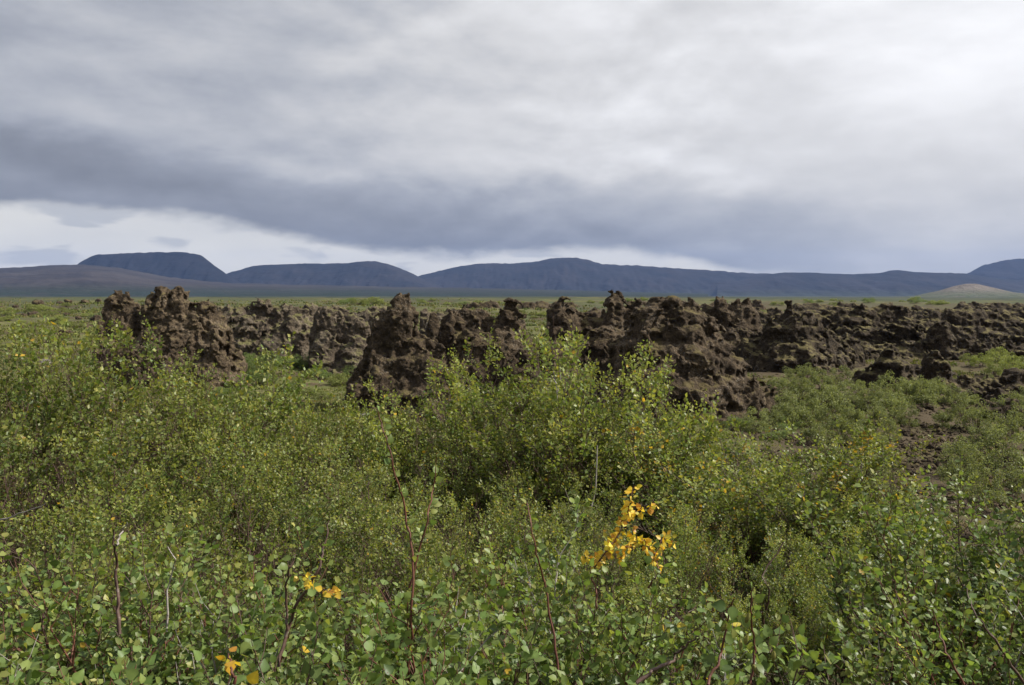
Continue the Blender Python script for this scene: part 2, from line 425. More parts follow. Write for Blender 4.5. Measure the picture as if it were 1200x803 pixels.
def formation(name, label, Y, layers, vox, mtl, seed, amp=1.0, caves=(), holes=(), zlow=-1.2, group=None):
    """layers: (outline [(px, py), ...], depth offset m, half depth = a + b * height); each a craggy ridge with sloping flanks"""
    s = Y / F
    ls = []
    for pts, dy, ha, hb in layers:
        q = [pix(p[0], p[1], Y + dy) for p in pts]; ls.append((np.array([c[0] for c in q]), np.array([c[2] for c in q]), Y + dy, ha, hb))
    gl = min(float(gz(np.mean(l[0]), l[2])) for l in ls) + zlow
    pad = 1.3 * amp + 2 * vox
    x0 = min(l[0].min() for l in ls) - pad; x1 = max(l[0].max() for l in ls) + pad
    hd = [l[3] + l[4] * (l[1].max() - gl) for l in ls]
    y0 = min(l[2] - h for l, h in zip(ls, hd)) - pad; y1 = max(l[2] + h for l, h in zip(ls, hd)) + pad
    z1 = max(l[1].max() for l in ls) + pad
    nx, ny, nz = [max(4, int(math.ceil(q / vox))) for q in (x1 - x0, y1 - y0, z1 - gl)]
    gx = (x0 + vox * np.arange(nx)).astype(np.float32)[:, None, None]
    gy = (y0 + vox * np.arange(ny)).astype(np.float32)[None, :, None]
    gzz = (gl + vox * np.arange(nz)).astype(np.float32)[None, None, :]
    X2 = gx[:, :, 0]; Y2 = gy[:, :, 0]
    h = np.full((nx, ny), gl - 3.0)
    XX, YY = np.broadcast_arrays(X2, Y2)
    for xs, zs, yc, ha, hb in ls:
        wx = XX + 1.3 * n2(XX * 0.35, YY, 2.6, seed + 3) * np.clip(np.abs(YY - yc) / 2.0, 0, 1)      # outline wanders away from the crest
        Hh = np.interp(wx, xs, zs, left=gl - 3, right=gl - 3)
        half = ha + hb * np.clip(Hh - gl, 0, None) * (1 + 0.7 * n2(XX, YY * 0.2, 3.2, seed + 1))
        u = np.abs(YY - yc - 1.6 * n2(XX, YY * 0.15, 5.0, seed + 2)) / np.maximum(half, 0.3)
        h = np.maximum(h, np.where(u < 1.25, gl - 1 + (Hh - gl + 1) * (1 - np.clip(u, 0, 1.25) ** 1.45), gl - 3))
    gxh, gyh = np.gradient(h, vox)
    # a little smoothing of the slope estimate keeps cliffs stable
    gm = np.sqrt(1 + np.minimum(gxh ** 2 + gyh ** 2, 14.0))
    d = ((gzz - h[:, :, None]) / gm[:, :, None]).astype(np.float32)
    band = np.abs(d) < 1.9 * amp + 2.5 * vox
    ix, iy, iz = np.nonzero(band)
    P = np.stack([gx[ix, 0, 0], gy[0, iy, 0], gzz[0, 0, iz]], -1).astype(np.float32)
    wv = np.stack([vn(P / 3.0, seed + 21), vn(P / 3.0, seed + 22), vn(P / 3.0, seed + 23)], -1) - 0.5
    W = P + wv * 1.6
    dd = d[band]
    n = 0.55 * (vn(P @ _ROT[0] / 4.6, seed + 1) - 0.5) + 0.80 * (vn(P @ _ROT[1] / 2.1, seed + 2) - 0.5)
    n += 0.34 * (0.55 - np.abs(vn(P @ _ROT[2] / 1.0, seed + 12) - 0.5) * 3.2)
    for w_, a_, b_, j_ in ((2.3, 0.55, 0.0, 1), (1.4, 0.60, 0.0, 0), (0.72, 0.42, 0.0, 2), (0.36, 0.26, 0.0, 3)):           # broken blocks of three sizes
        if w_ < 1.7 * vox: continue
        f1, f2, rv = worley((P + wv * 0.35 * w_) @ _ROT[j_] * np.array([1, 1, 1.25], np.float32) / w_, seed + 3 + j_)
        n += a_ * (rv - 0.5) + b_ * (0.5 - f1)
    # tilted layering: ledges and overhangs
    L = np.stack([P[:, 0] / 5.0, P[:, 1] / 5.0, P[:, 2] / 0.75 + 0.12 * P[:, 0]], -1)
    n += 0.60 * (vn(L, seed + 6) - 0.5)
    pit = vn(P @ _ROT[3] / 1.5, seed + 8)
    n -= 0.9 * np.clip(pit - 0.76, 0, 1) * 2
    d[band] = dd - amp * (1.26 * n - 0.12)
    for (px, py, rp, dy) in caves:
        x, y, z = pix(px, py, Y + dy); r = rp * s
        q = np.sqrt((gx - x) ** 2 + ((gy - y) / 1.6) ** 2 + (gzz - z) ** 2) - r
        d = np.maximum(d, -q)
    for (px, py, rp) in holes:
        x, y, z = pix(px, py, Y); r = rp * s
        q = np.sqrt((gx - x - (gy - y) * x / y) ** 2 + (gzz - z - (gy - y) * (z - CAMZ) / y) ** 2) - r
        d = np.maximum(d, -q)
    d[0], d[-1], d[:, 0], d[:, -1], d[:, :, 0], d[:, :, -1] = 1, 1, 1, 1, 1, 1
    grid = openvdb.FloatGrid(3.0); grid.copyFromArray(np.ascontiguousarray(np.clip(d, -3, 3)))
    v, q = grid.convertToPolygons(isovalue=0.0)[0], grid.convertToPolygons(isovalue=0.0)[-1]
    q = components_keep(v, q.astype(np.int64))
    v = v * vox + np.array([x0, y0, gl])
    # outward orientation
    a = v[q[:, 0]]; nn = np.cross(v[q[:, 1]] - a, v[q[:, 2]] - a); cen = v[q].mean(1).mean(0)
    if ((a - cen) * nn).sum() < 0: q = q[:, ::-1]
    used = np.unique(q); mp = np.zeros(len(v), np.int64); mp[used] = np.arange(len(used)); v = v[used]; q = mp[q]
    bx, by = (x0 + x1) / 2, (y0 + y1) / 2; bz = float(gz(bx, by))
    me = mesh_np(name, v - np.array([bx, by, bz]), q, 4)
    o = obj(name, me, mtl, loc=(bx, by, bz)); tag(o, label, 'rock', group)
    return o

formation('lava_formation', 'reddish brown lava castle with twin top knobs and a separate left pillar', 93, [
    ([(108, 415), (116, 395), (120, 372), (123, 350), (132, 345), (142, 343), (152, 346), (159, 352), (161, 366), (166, 366), (168, 352), (173, 346), (180, 348), (186, 341), (194, 337), (198, 338), (200, 346), (203, 338), (213, 337), (217, 346), (224, 352), (232, 352), (240, 350), (250, 354), (257, 362), (264, 366), (266, 382), (272, 392), (278, 412), (284, 440)], 0.5, 0.8, 0.30),
    ([(100, 440), (112, 412), (130, 402), (150, 398), (168, 386), (190, 372), (206, 366), (216, 374), (228, 370), (240, 385), (252, 392), (262, 410), (275, 428), (286, 450)], -1.6, 1.0, 0.42)],
    0.14, M_ROCKR, 40, 0.7, caves=[(243, 436, 8, -5.0), (200, 400, 9, -4.6)])
formation('lava_formation', 'layered brown lava wall behind the grassy hollow, with a broken top', 122, [
    ([(258, 372), (264, 358), (280, 357), (292, 354), (300, 353), (312, 357), (320, 364), (326, 356), (334, 355), (352, 356), (358, 360), (364, 370), (371, 380)], 1, 1.0, 0.35),
    ([(258, 402), (272, 392), (280, 382), (290, 370), (305, 376), (320, 384), (340, 372), (358, 378), (372, 398)], -2.5, 0.8, 0.45)], 0.2, M_ROCKF, 46, 0.75)
formation('lava_arch', 'lava rock pierced by a small round window, swollen boulder below', 112, [
    ([(362, 384), (369, 370), (372, 360), (382, 357), (390, 361), (400, 360), (410, 366), (420, 370), (430, 379), (434, 388), (437, 402)], 0, 1.0, 0.16),
    ([(364, 408), (371, 393), (382, 389), (393, 394), (399, 404), (408, 398), (418, 394), (428, 398), (433, 414)], -2.2, 1.0, 0.5)],
    0.15, M_ROCKF, 50, 0.5, holes=[(394, 374, 5.4)], caves=[(406, 388, 8, -3.6)])
formation('lava_pillar', 'steep lava pillar with a small square cap, standing on a broad dark base', 75, [
    ([(404, 472), (410, 445), (420, 430), (428, 410), (436, 390), (440, 372), (448, 364), (457, 358), (462, 346), (470, 343), (481, 344), (484, 357), (490, 366), (494, 380), (500, 391), (507, 402), (522, 414), (540, 432)], 0.5, 0.6, 0.30),
    ([(398, 486), (408, 455), (422, 436), (432, 440), (445, 420), (470, 410), (500, 410), (520, 424), (540, 440), (556, 474)], -2.0, 1.0, 0.42),
    ([(410, 500), (430, 470), (460, 456), (490, 452), (520, 462), (545, 490)], -4.0, 1.0, 0.6)],
    0.13, M_ROCK, 54, 0.62, caves=[(462, 440, 9, -5.5), (436, 458, 7, -5.5)])
formation('lava_pinnacle', 'small thumb-shaped lava pinnacle between two large formations', 86, [
    ([(497, 402), (501, 380), (504, 369), (510, 368), (514, 376), (519, 402)], 0, 0.5, 0.16)], 0.11, M_ROCK, 57, 0.3)
formation('lava_formation', 'hollowed lava mass with a dark cave mouth and knobby double crest', 78, [
    ([(500, 424), (512, 398), (520, 382), (527, 362), (532, 353), (545, 352), (552, 357), (558, 352), (566, 354), (572, 364), (580, 362), (586, 355), (596, 351), (604, 357), (612, 368), (620, 380), (624, 392), (629, 416), (638, 446)], 0.6, 0.7, 0.32),
    ([(502, 446), (518, 412), (535, 392), (556, 382), (580, 384), (600, 386), (620, 400), (632, 422), (642, 456)], -1.4, 1.0, 0.36),
    ([(512, 480), (530, 448), (548, 438), (565, 452), (590, 456), (612, 440), (632, 458), (648, 490)], -3.4, 1.0, 0.55)],
    0.13, M_ROCK, 60, 0.65, caves=[(574, 420, 18, -4.2), (590, 406, 12, -4.0)])
formation('lava_formation', 'craggy lava ridge with a lone knob on its top', 84, [
    ([(626, 418), (634, 392), (641, 374), (648, 360), (656, 354), (668, 352), (676, 358), (684, 368), (692, 362), (700, 365), (706, 360), (711, 356), (714, 347), (719, 343), (726, 343.5), (731, 348), (733, 357), (740, 356), (752, 353), (762, 366), (775, 390)], 0.5, 0.7, 0.34),
    ([(612, 440), (630, 402), (650, 386), (680, 394), (710, 382), (740, 392), (768, 420)], -2.0, 1.0, 0.45),
    ([(612, 470), (635, 440), (665, 425), (695, 432), (715, 460)], -4.2, 1.0, 0.6)],
    0.14, M_ROCK, 66, 0.65, caves=[(640, 394, 8, -4.0), (690, 415, 9, -5.0)])
formation('lava_formation', 'largest dark lava mound, steep on top with a long slope falling toward green bushes', 71, [
    ([(668, 478), (688, 444), (704, 420), (716, 404), (728, 386), (738, 366), (747, 355), (758, 349), (770, 346.5), (786, 348), (800, 348), (807, 356), (815, 366), (828, 380), (842, 396), (858, 413), (872, 430), (888, 448), (905, 468), (922, 494)], 1.0, 1.2, 0.62),
    ([(676, 492), (704, 462), (724, 440), (742, 418), (764, 402), (790, 396), (812, 410), (836, 432), (862, 450), (890, 476), (905, 500)], -2.6, 1.0, 0.62)],
    0.15, M_ROCK, 72, 0.72, caves=[(775, 470, 9, -8.0), (722, 452, 8, -5.5), (800, 400, 6, -4.0)])
formation('lava_formation', 'low jagged lava crest behind the largest mound with one finger-like tip', 118, [
    ([(792, 382), (808, 366), (822, 359), (836, 362), (841, 354), (846, 352), (850, 362), (862, 357), (875, 358), (884, 366), (895, 384)], 0, 1.0, 0.4),
    ([(830, 398), (850, 378), (870, 384), (895, 398), (905, 412)], -3, 1.0, 0.5)], 0.2, M_ROCK, 78, 0.7)
formation('lava_formation', 'dark lava crag with a perched point, beside a pale grassy saddle', 104, [
    ([(880, 418), (892, 396), (897, 375), (906, 363), (914, 370), (919, 358), (922, 352), (927, 352), (929, 360), (938, 363), (948, 365), (957, 377), (968, 386), (982, 400), (996, 420)], 0, 0.8, 0.36),
    ([(876, 446), (893, 416), (915, 400), (940, 392), (958, 404), (988, 430)], -2.6, 1.0, 0.5)],
    0.17, M_ROCKD, 82, 0.7, caves=[(932, 396, 7, -4.5)])
formation('lava_bank', 'long low dark lava wall with flat ledges and a grassy top', 142, [
    ([(940, 378), (953, 364), (970, 365), (985, 362), (1000, 361), (1010, 358), (1025, 360), (1040, 361), (1062, 361), (1070, 367), (1085, 373), (1104, 384)], 0, 2.0, 0.35),
    ([(960, 398), (988, 383), (1020, 380), (1050, 384), (1080, 386), (1106, 404)], -4, 1.5, 0.4), ([(985, 416), (1010, 400), (1040, 402), (1080, 402), (1100, 416)], -8, 1.5, 0.4)],
    0.24, M_ROCKD, 88, 0.75)
formation('lava_bank', 'far dark lava wall with a level top, running out behind the yellow-green bushes', 158, [
    ([(1074, 380), (1084, 364), (1110, 362), (1140, 363), (1160, 366), (1180, 365), (1190, 370), (1200, 366), (1230, 367), (1260, 368), (1300, 376)], 0, 2.0, 0.35),
    ([(1095, 392), (1130, 379), (1160, 388), (1190, 382), (1250, 385), (1305, 396)], -5, 1.5, 0.4)], 0.26, M_ROCKD, 92, 0.75)
formation('lava_formation', 'knobby stacked lava heap in front of the far dark wall', 120, [
    ([(1080, 424), (1091, 396), (1097, 382), (1105, 377), (1114, 384), (1118, 396), (1124, 408), (1140, 401), (1160, 399), (1174, 412), (1190, 428)], 0, 1.0, 0.42)], 0.19, M_ROCKD, 96, 0.7)
formation('lava_formation', 'dark pointed lava hump among pale bushes', 93, [
    ([(992, 456), (1008, 432), (1022, 422), (1033, 412), (1041, 403), (1048, 409), (1058, 418), (1072, 426), (1084, 440), (1096, 456)], 0, 1.0, 0.55)], 0.14, M_ROCKD, 100, 0.6, caves=[(1070, 438, 7, -3.2)])
formation('lava_ledge', 'low overhanging lava ledge with mossy flat top', 86, [
    ([(1070, 452), (1083, 430), (1091, 416), (1100, 420), (1108, 433), (1130, 438), (1160, 440), (1190, 437), (1215, 436), (1260, 440), (1295, 454)], 0, 1.6, 0.55)], 0.14, M_ROCKD, 104, 0.6,
    caves=[(1125, 456, 8, -3.2), (1150, 457, 7, -3.2), (1190, 456, 8, -3.4)])
formation('lava_outcrop', 'low broken lava rubble outcrop beside the bare brown soil', 66, [
    ([(1035, 520), (1050, 500), (1068, 488), (1084, 492), (1100, 494), (1125, 516)], 0, 1.2, 0.9)], 0.11, M_ROCK, 108, 0.5, zlow=-0.8)
formation('lava_outcrop', 'wide grey-brown lava rubble bank with a flat crumbly top', 70, [
    ([(1115, 505), (1135, 484), (1160, 472), (1195, 469), (1235, 470), (1275, 492)], 0, 1.6, 1.0)], 0.12, M_ROCK, 111, 0.5, zlow=-0.8)
formation('lava_outcrop', 'small upright lava lump amid pale bushes', 76, [
    ([(994, 492), (1004, 472), (1012, 461), (1022, 464), (1034, 486)], 0, 0.7, 0.7)], 0.11, M_ROCK, 114, 0.45, zlow=-0.8)
formation('lava_outcrop', 'dark lava knob on top of the crumbly rubble bank', 78, [
    ([(1143, 482), (1152, 464), (1163, 456), (1176, 461), (1196, 480)], 0, 0.8, 0.7)], 0.11, M_ROCKD, 117, 0.45, zlow=-0.8)
def rim(label, Y, a, b, py, vox, mtl, seed, step=13):
    g = random.Random(seed); n = int((b - a) / step)
    o = [(a, py + 12)] + [(a + (i + 0.5) * step + g.uniform(-3, 3), py + g.choice([-1.5, 0, 0.5, 1.5, 3, 7])) for i in range(n)] + [(b, py + 12)]
    f = [(a + 8, py + 22)] + [(a + (i + 0.5) * step * 1.3, py + 9 + g.uniform(-3, 6)) for i in range(int(n / 1.3))] + [(b - 8, py + 22)]
    formation('lava_bank', label, Y, [(o, 0, 1.6, 0.4), (f, -5, 1.4, 0.5)], vox, mtl, seed, 0.75)
rim('far low brown lava bank with a green cap, behind the pillar', 190, 385, 470, 358, 0.3, M_ROCKF, 120)
rim('far low brown lava bank between the capped pillar and the double crest', 192, 492, 545, 359, 0.3, M_ROCKF, 121)
rim('far low dark lava bank between the craggy ridge and the double crest', 200, 640, 716, 362, 0.3, M_ROCK, 123)
rim('far low lava bank seen over the right shoulder of the largest mound', 215, 815, 925, 361, 0.32, M_ROCKD, 126)
rim('low far dark lava rim closing the flat behind the crag', 205, 930, 1070, 359, 0.32, M_ROCKD, 130)
rim('farthest dark lava rim beyond the level-topped wall', 230, 1060, 1265, 360, 0.34, M_ROCKD, 133)
rim('stepped dark lava band under the long low wall', 126, 985, 1092, 387, 0.2, M_ROCKD, 136)
rim('broken lava steps between the dark crag and the pale saddle', 113, 948, 1010, 388, 0.18, M_ROCKD, 139)
rim('dark broken lava on the near side of the pale saddle', 110, 862, 915, 392, 0.18, M_ROCKD, 140)
rim('rough dark lava shelf in front of the far level wall', 122, 1140, 1262, 396, 0.2, M_ROCKD, 142)
rim('low brown lava bank far behind the reddish castle', 170, 245, 385, 359, 0.26, M_ROCKF, 145)
rim('distant broken lava line on the plain behind the double crest', 330, 540, 690, 354, 0.5, M_ROCK, 150, 9)
rim('distant broken lava line on the plain behind the largest mound', 350, 735, 900, 354, 0.5, M_ROCK, 152, 9)
rim('distant broken lava line on the plain behind the crag', 320, 925, 1090, 354.5, 0.5, M_ROCKD, 154, 9)
rim('distant broken lava line on the plain beyond the farthest rim', 340, 1110, 1262, 354.5, 0.5, M_ROCKD, 156, 9)
# ------------------------------------------------------------------ loose lava boulders
def boulder_mesh(seed, mtl):
    import bmesh
    bm = bmesh.new(); bmesh.ops.create_icosphere(bm, subdivisions=4, radius=1.0)
    me = bpy.data.meshes.new('lava_boulder'); bm.to_mesh(me); bm.free()
    v = np.empty(len(me.vertices) * 3, np.float32); me.vertices.foreach_get('co', v); v = v.reshape(-1, 3)
    f1, f2, rv = worley(v * 1.6, seed)
    r = 1 + 0.5 * (vn(v * 1.1, seed) - 0.5) + 0.32 * (rv - 0.5) - 0.3 * np.clip(0.2 - (f2 - f1), 0, 1) + 0.25 * (vn(v * 4, seed + 1) - 0.5)
    v = v * r[:, None] * np.array([1.0, 0.85, 0.68], np.float32)
    me.vertices.foreach_set('co', v.ravel()); me.update(); smooth(me); me.materials.append(mtl)
    return me
B_D = [boulder_mesh(200 + i, M_ROCK) for i in range(3)]
B_R = [boulder_mesh(210 + i, M_ROCKR) for i in range(3)]
def pale_rock():
    m, b, out = mat('pale_stone')
    co = b.new('ShaderNodeTexCoord').outputs['Object']
    principled(b, out, b.mix(b.noise(co, 2.5, 5, 0.6), (0.12, 0.105, 0.085), (0.27, 0.245, 0.21)), 0.9, 0.2, b.noise(co, 5, 5, 0.6), 0.6, 0.1)
    return m
B_P = [boulder_mesh(220, pale_rock())]
rb = random.Random(5)
def boulder(px, py, wpx, meshes, label, group):
    x, y, z = pix_ground(px, py)
    s = wpx * math.hypot(x, y) / F
    o = obj('lava_boulder', rb.choice(meshes), None, None, (x, y, z + 0.12 * s))
    o.rotation_euler = (rb.uniform(-.3, .3), rb.uniform(-.3, .3), rb.uniform(0, 6.28)); o.scale = (s, s, s * rb.uniform(.7, 1.1))
    tag(o, label, 'boulder', group)
LM = 'dark lava boulder lying in the yellow-green meadow beyond the pillar'
for px, py, w in [(3, 364, 5), (40, 371, 6), (28, 372, 4), (8, 375, 3), (112, 377, 6), (76, 391, 6), (68, 394, 4), (45, 358, 6), (70, 356, 3), (80, 355, 4), (100, 356, 4), (115, 355, 4), (62, 367, 4), (78, 370, 4), (52, 368, 3), (103, 386, 4),
                  (18, 361, 3), (88, 364, 3), (24, 386, 4), (58, 402, 4), (72, 398, 3), (92, 374, 3), (32, 363, 3)]:
    boulder(px, py, w, B_D, 'dark lava boulder lying in the yellow-green meadow', 'boulders in the meadow')
for i in range(34):
    px = rb.uniform(990, 1230); py = rb.uniform(470, 560) if i < 22 else rb.uniform(414, 470)
    if px < 1010 and py > 500: px += 60
    boulder(px, py, rb.uniform(2.5, 6.5), B_D + B_R, 'brown lava boulder among the bushes near the bare soil', 'boulders around the bare soil')
for i in range(26):
    px, py = rb.choice([(420, 470), (480, 488), (540, 490), (620, 470), (700, 480), (780, 498), (860, 486), (905, 470), (250, 452), (180, 450), (330, 412)])
    boulder(px + rb.uniform(-32, 32), py + rb.uniform(-4, 12), rb.uniform(3, 7), B_D + B_R, 'broken lava boulder fallen at the foot of a formation', 'boulders below the formations')
boulder(428, 489, 8, B_P, 'pale whitish stone at the foot of the pillar base', None)
boulder(52, 428, 7, B_P, 'pale stone lying in the scrub below the meadow', None)

# ------------------------------------------------------------------ grass and low ground cover (uncountable)
def tufts(name, label, pts, size, cols, mtl, nb, seed):
    g = np.random.default_rng(seed); n = len(pts)
    P = np.repeat(pts, nb, 0); s = np.repeat(size, nb) * g.uniform(0.6, 1.2, n * nb); col = np.repeat(cols, nb, 0) * g.uniform(0.8, 1.2, (n * nb, 1))
    a = g.uniform(0, 6.283, n * nb); w = s * 0.30
    off = np.stack([np.cos(a), np.sin(a), a * 0], -1) * (s * g.uniform(0, 0.9, n * nb))[:, None]
    side = np.stack([-np.sin(a + 1), np.cos(a + 1), a * 0], -1) * w[:, None]
    lean = np.stack([np.cos(a), np.sin(a), a * 0], -1) * (s * g.uniform(0.1, 0.7, n * nb))[:, None]
    up = np.zeros((n * nb, 3)); up[:, 2] = s
    b0 = P + off; b0[:, 2] -= s * 0.1
    v = np.stack([b0 - side, b0 + side, b0 + side * 0.7 + (up + lean) * 0.6, b0 + up * 0.95 + lean], 1)
    v = v.reshape(-1, 3); f = np.arange(len(v)).reshape(-1, 4)
    me = mesh_np(name, v, f, 4); tint_attr(me, np.repeat(col, 4, 0))
    o = obj(name, me, mtl); tag(o, label, kind='stuff'); return o
def scatter(n, seed, pxr, pyr):
    g = np.random.default_rng(seed)
    px = g.uniform(*pxr, n); py = g.uniform(*pyr, n)
    Y = (9.6) / np.maximum((py - 347) / F, 0.004)
    for _ in range(12):
        X = (px - 600) / F * Y; Z = gz(X, Y); Y = 0.5 * Y + 0.5 * np.clip((CAMZ - Z) / np.maximum((py - 347) / F, 0.004), 3, 900)
    X = (px - 600) / F * Y
    return X, Y, gz(X, Y), g
GR = np.array([[0.135, 0.150, 0.040], [0.165, 0.170, 0.050], [0.100, 0.130, 0.040], [0.185, 0.165, 0.070], [0.085, 0.115, 0.040]])
def meadow():
    X, Y, Z, g = scatter(85000, 3, (-60, 1260), (352, 500))
    keep = (Y > 45) & (Y < 800 - 450 * (X > 0)) & (n2(X, Y, 9, 31) + 0.6 * n2(X, Y, 3, 32) + 0.25 * (X < Y * 0.10) > -0.02)
    X, Y, Z = X[keep], Y[keep], Z[keep]; n = len(X)
    s = np.clip(Y * 0.0026, 0.16, 0.9) * g.uniform(0.5, 1.3, n)
    ci = np.clip(((n2(X, Y, 22, 33) + 0.5) * 5 + g.normal(0, 1.0, n)), 0, 4.99).astype(int)
    tufts('meadow_grass', 'yellow-green grass and low heath covering the flat around the rocks', np.stack([X, Y, Z], -1), s, GR[ci], M_GRASS, 4, 8)
meadow()
def slope_grass():
    X, Y, Z, g = scatter(26000, 5, (-80, 1280), (470, 900))
    bare = (X > Y * 0.42) & (X < Y * 0.56) & (Y > 30)
    keep = (Y > 2.0) & (Y < 75) & (n2(X, Y, 4, 35) > -0.12) & ~(bare & (g.random(len(X)) > 0.08))
    X, Y, Z = X[keep], Y[keep], Z[keep]; n = len(X)
    s = np.clip(Y * 0.006, 0.07, 0.28) * g.uniform(0.5, 1.3, n)
    ci = np.clip(((n2(X, Y, 6, 36) + 0.5) * 5 + g.normal(0, 1.0, n)), 0, 4.99).astype(int)
    tufts('slope_grass', 'short grass and heath on the slope under the birch scrub', np.stack([X, Y, Z], -1), s, GR[ci] * 0.75, M_GRASS, 4, 9)
slope_grass()

def gravel():
    X, Y, Z, g = scatter(16000, 15, (840, 1260), (430, 640))
    keep = (Y > 22) & (Y < 110) & (n2(X, Y, 5, 61) > -0.10); X, Y, Z = X[keep], Y[keep], Z[keep]; n = len(X)
    T = np.array([(1, 0, 0), (-1, 0, 0), (0, 1, 0), (0, -1, 0), (0, 0, 0.8), (0, 0, -0.5)], float)
    TF = np.array([(0, 2, 4), (2, 1, 4), (1, 3, 4), (3, 0, 4), (2, 0, 5), (1, 2, 5), (3, 1, 5), (0, 3, 5)])
    s = g.uniform(0.05, 0.20, n) * np.clip(g.exponential(0.8, n), 0.5, 2.2); a = g.uniform(0, 6.28, n)
    V = T[None] * g.uniform(0.6, 1.3, (n, 6, 3)) * s[:, None, None]
    ca, sa = np.cos(a)[:, None], np.sin(a)[:, None]
    V = np.stack([V[:, :, 0] * ca - V[:, :, 1] * sa + X[:, None], V[:, :, 0] * sa + V[:, :, 1] * ca + Y[:, None], V[:, :, 2] + Z[:, None]], -1)
    me = mesh_np('rubble', V.reshape(-1, 3), (TF[None] + (np.arange(n) * 6)[:, None, None]).reshape(-1, 3), 3)
    o = obj('rubble', me, M_ROCK); tag(o, 'loose lava gravel strewn over the bare brown soil', kind='stuff')
gravel()

# ------------------------------------------------------------------ bushes on the flat between the rocks
def tube(pts, rad, sides=4):
    pts = np.asarray(pts, float); n = len(pts)
    t = np.gradient(pts, axis=0); t /= np.linalg.norm(t, axis=1)[:, None] + 1e-9
    ref = np.where(np.abs(t[:, 2:3]) < 0.9, np.array([[0, 0, 1.0]]), np.array([[1.0, 0, 0]]))
    u = np.cross(t, ref); u /= np.linalg.norm(u, axis=1)[:, None] + 1e-9; w = np.cross(t, u)
    a = np.arange(sides) * 2 * math.pi / sides
    v = pts[:, None] + (u[:, None] * np.cos(a)[None, :, None] + w[:, None] * np.sin(a)[None, :, None]) * np.asarray(rad)[:, None, None]
    i = np.arange(n - 1)[:, None] * sides; j = np.arange(sides)[None, :]; j2 = (j + 1) % sides
    return v.reshape(-1, 3), np.stack([i + j, i + j2, i + sides + j2, i + sides + j], -1).reshape(-1, 4)
def tubes_mesh(name, lst, sides=4):
    V, Fc, o = [], [], 0
    for p, r in lst:
        v, f = tube(p, r, sides); V.append(v); Fc.append(f + o); o += len(v)
    me = mesh_np(name, np.concatenate(V), np.concatenate(Fc), 4); smooth(me); return me
def frames(ax, nr):
    ax = ax / (np.linalg.norm(ax, axis=1)[:, None] + 1e-9)
    nr = nr - (nr * ax).sum(1)[:, None] * ax; nr /= np.linalg.norm(nr, axis=1)[:, None] + 1e-9
    return np.stack([ax, np.cross(nr, ax), nr], -1)            # columns: along, side, normal
def leaves_mesh(name, pos, ax, nr, size, col, T, TF, k):
    M = frames(ax, nr); n = len(pos)
    v = pos[:, None] + np.einsum('nij,kj->nki', M, T) * size[:, None, None]
    f = (TF[None] + (np.arange(n) * len(T))[:, None, None]).reshape(-1, k)
    me = mesh_np(name, v.reshape(-1, 3), f, k); tint_attr(me, np.repeat(col, len(T), 0)); return me
T_MID = np.array([[0, 0, 0], [0.45, 0.40, 0.08], [1.0, 0, -0.05], [0.45, -0.40, 0.08]]); F_MID = np.array([[0, 3, 2], [0, 2, 1]])
T_NEAR = np.array([[0, 0, 0], [0.42, 0, -0.03], [1.0, 0, -0.12], [0.12, 0.32, 0.07], [0.55, 0.36, 0.06], [0.12, -0.32, 0.07], [0.55, -0.36, 0.06]])
F_NEAR = np.array([[0, 1, 3], [1, 4, 3], [1, 2, 4], [0, 5, 1], [1, 5, 6], [1, 6, 2]])

def bush_proto(seed, w, h, n, pal):
    g = np.random.default_rng(seed)
    ns = 30
    tip = g.normal(0, 1, (ns, 3)); tip[:, 2] = np.abs(tip[:, 2]) * 0.9 + 0.1; tip /= np.linalg.norm(tip, axis=1)[:, None]
    tip *= np.array([w, w, h * 0.92]) * g.uniform(0.5, 1.0, (ns, 1))
    cr = g.uniform(0.13, 0.26, ns) * w
    k = g.integers(0, ns, n); q = g.normal(0, 1, (n, 3)); q /= np.linalg.norm(q, axis=1)[:, None]
    pos = tip[k] + q * (cr[k] * g.uniform(0.35, 1.15, n) ** 0.6)[:, None]
    pos[:, 2] = np.abs(pos[:, 2])
    ax = q + g.normal(0, 0.6, (n, 3)); nr = q * 0.8 + g.normal(0, 0.8, (n, 3)) + [0, 0, 0.4]
    pal = np.array(pal); col = pal[g.integers(0, len(pal), n)] * g.uniform(0.75, 1.25, (n, 1))
    me = leaves_mesh('foliage', pos, ax, nr, g.uniform(0.05, 0.10, n), col, T_MID, F_MID, 3)
    me.materials.append(M_FAR)
    st = [(np.array([[0, 0, -0.25], tip[i] * 0.35 + [0, 0, 0.1], tip[i] * 0.8]), [0.03, 0.02, 0.008]) for i in range(0, ns, 2)]
    sm = tubes_mesh('stem', st); sm.materials.append(M_BARK)
    return me, sm
PALE = [[0.190, 0.210, 0.100], [0.165, 0.188, 0.082], [0.220, 0.235, 0.112], [0.135, 0.158, 0.066]]
LIME = [[0.190, 0.220, 0.075], [0.160, 0.190, 0.062], [0.225, 0.240, 0.088]]
MIDG = [[0.135, 0.180, 0.066], [0.165, 0.205, 0.078], [0.110, 0.150, 0.054]]
BP = [bush_proto(300 + i, 1.15, 1.5 if i % 2 else 1.9, 3600, PALE) for i in range(3)]
BL = [bush_proto(310 + i, 1.2, 1.5, 3400, LIME) for i in range(3)]
BG = [bush_proto(320 + i, 1.3, 1.7, 3800, MIDG) for i in range(3)]
def mark2(px, py, tbl):
    return min(tbl, key=lambda t: math.hypot(t[0] - px, (t[1] - py) * 1.5))[2]
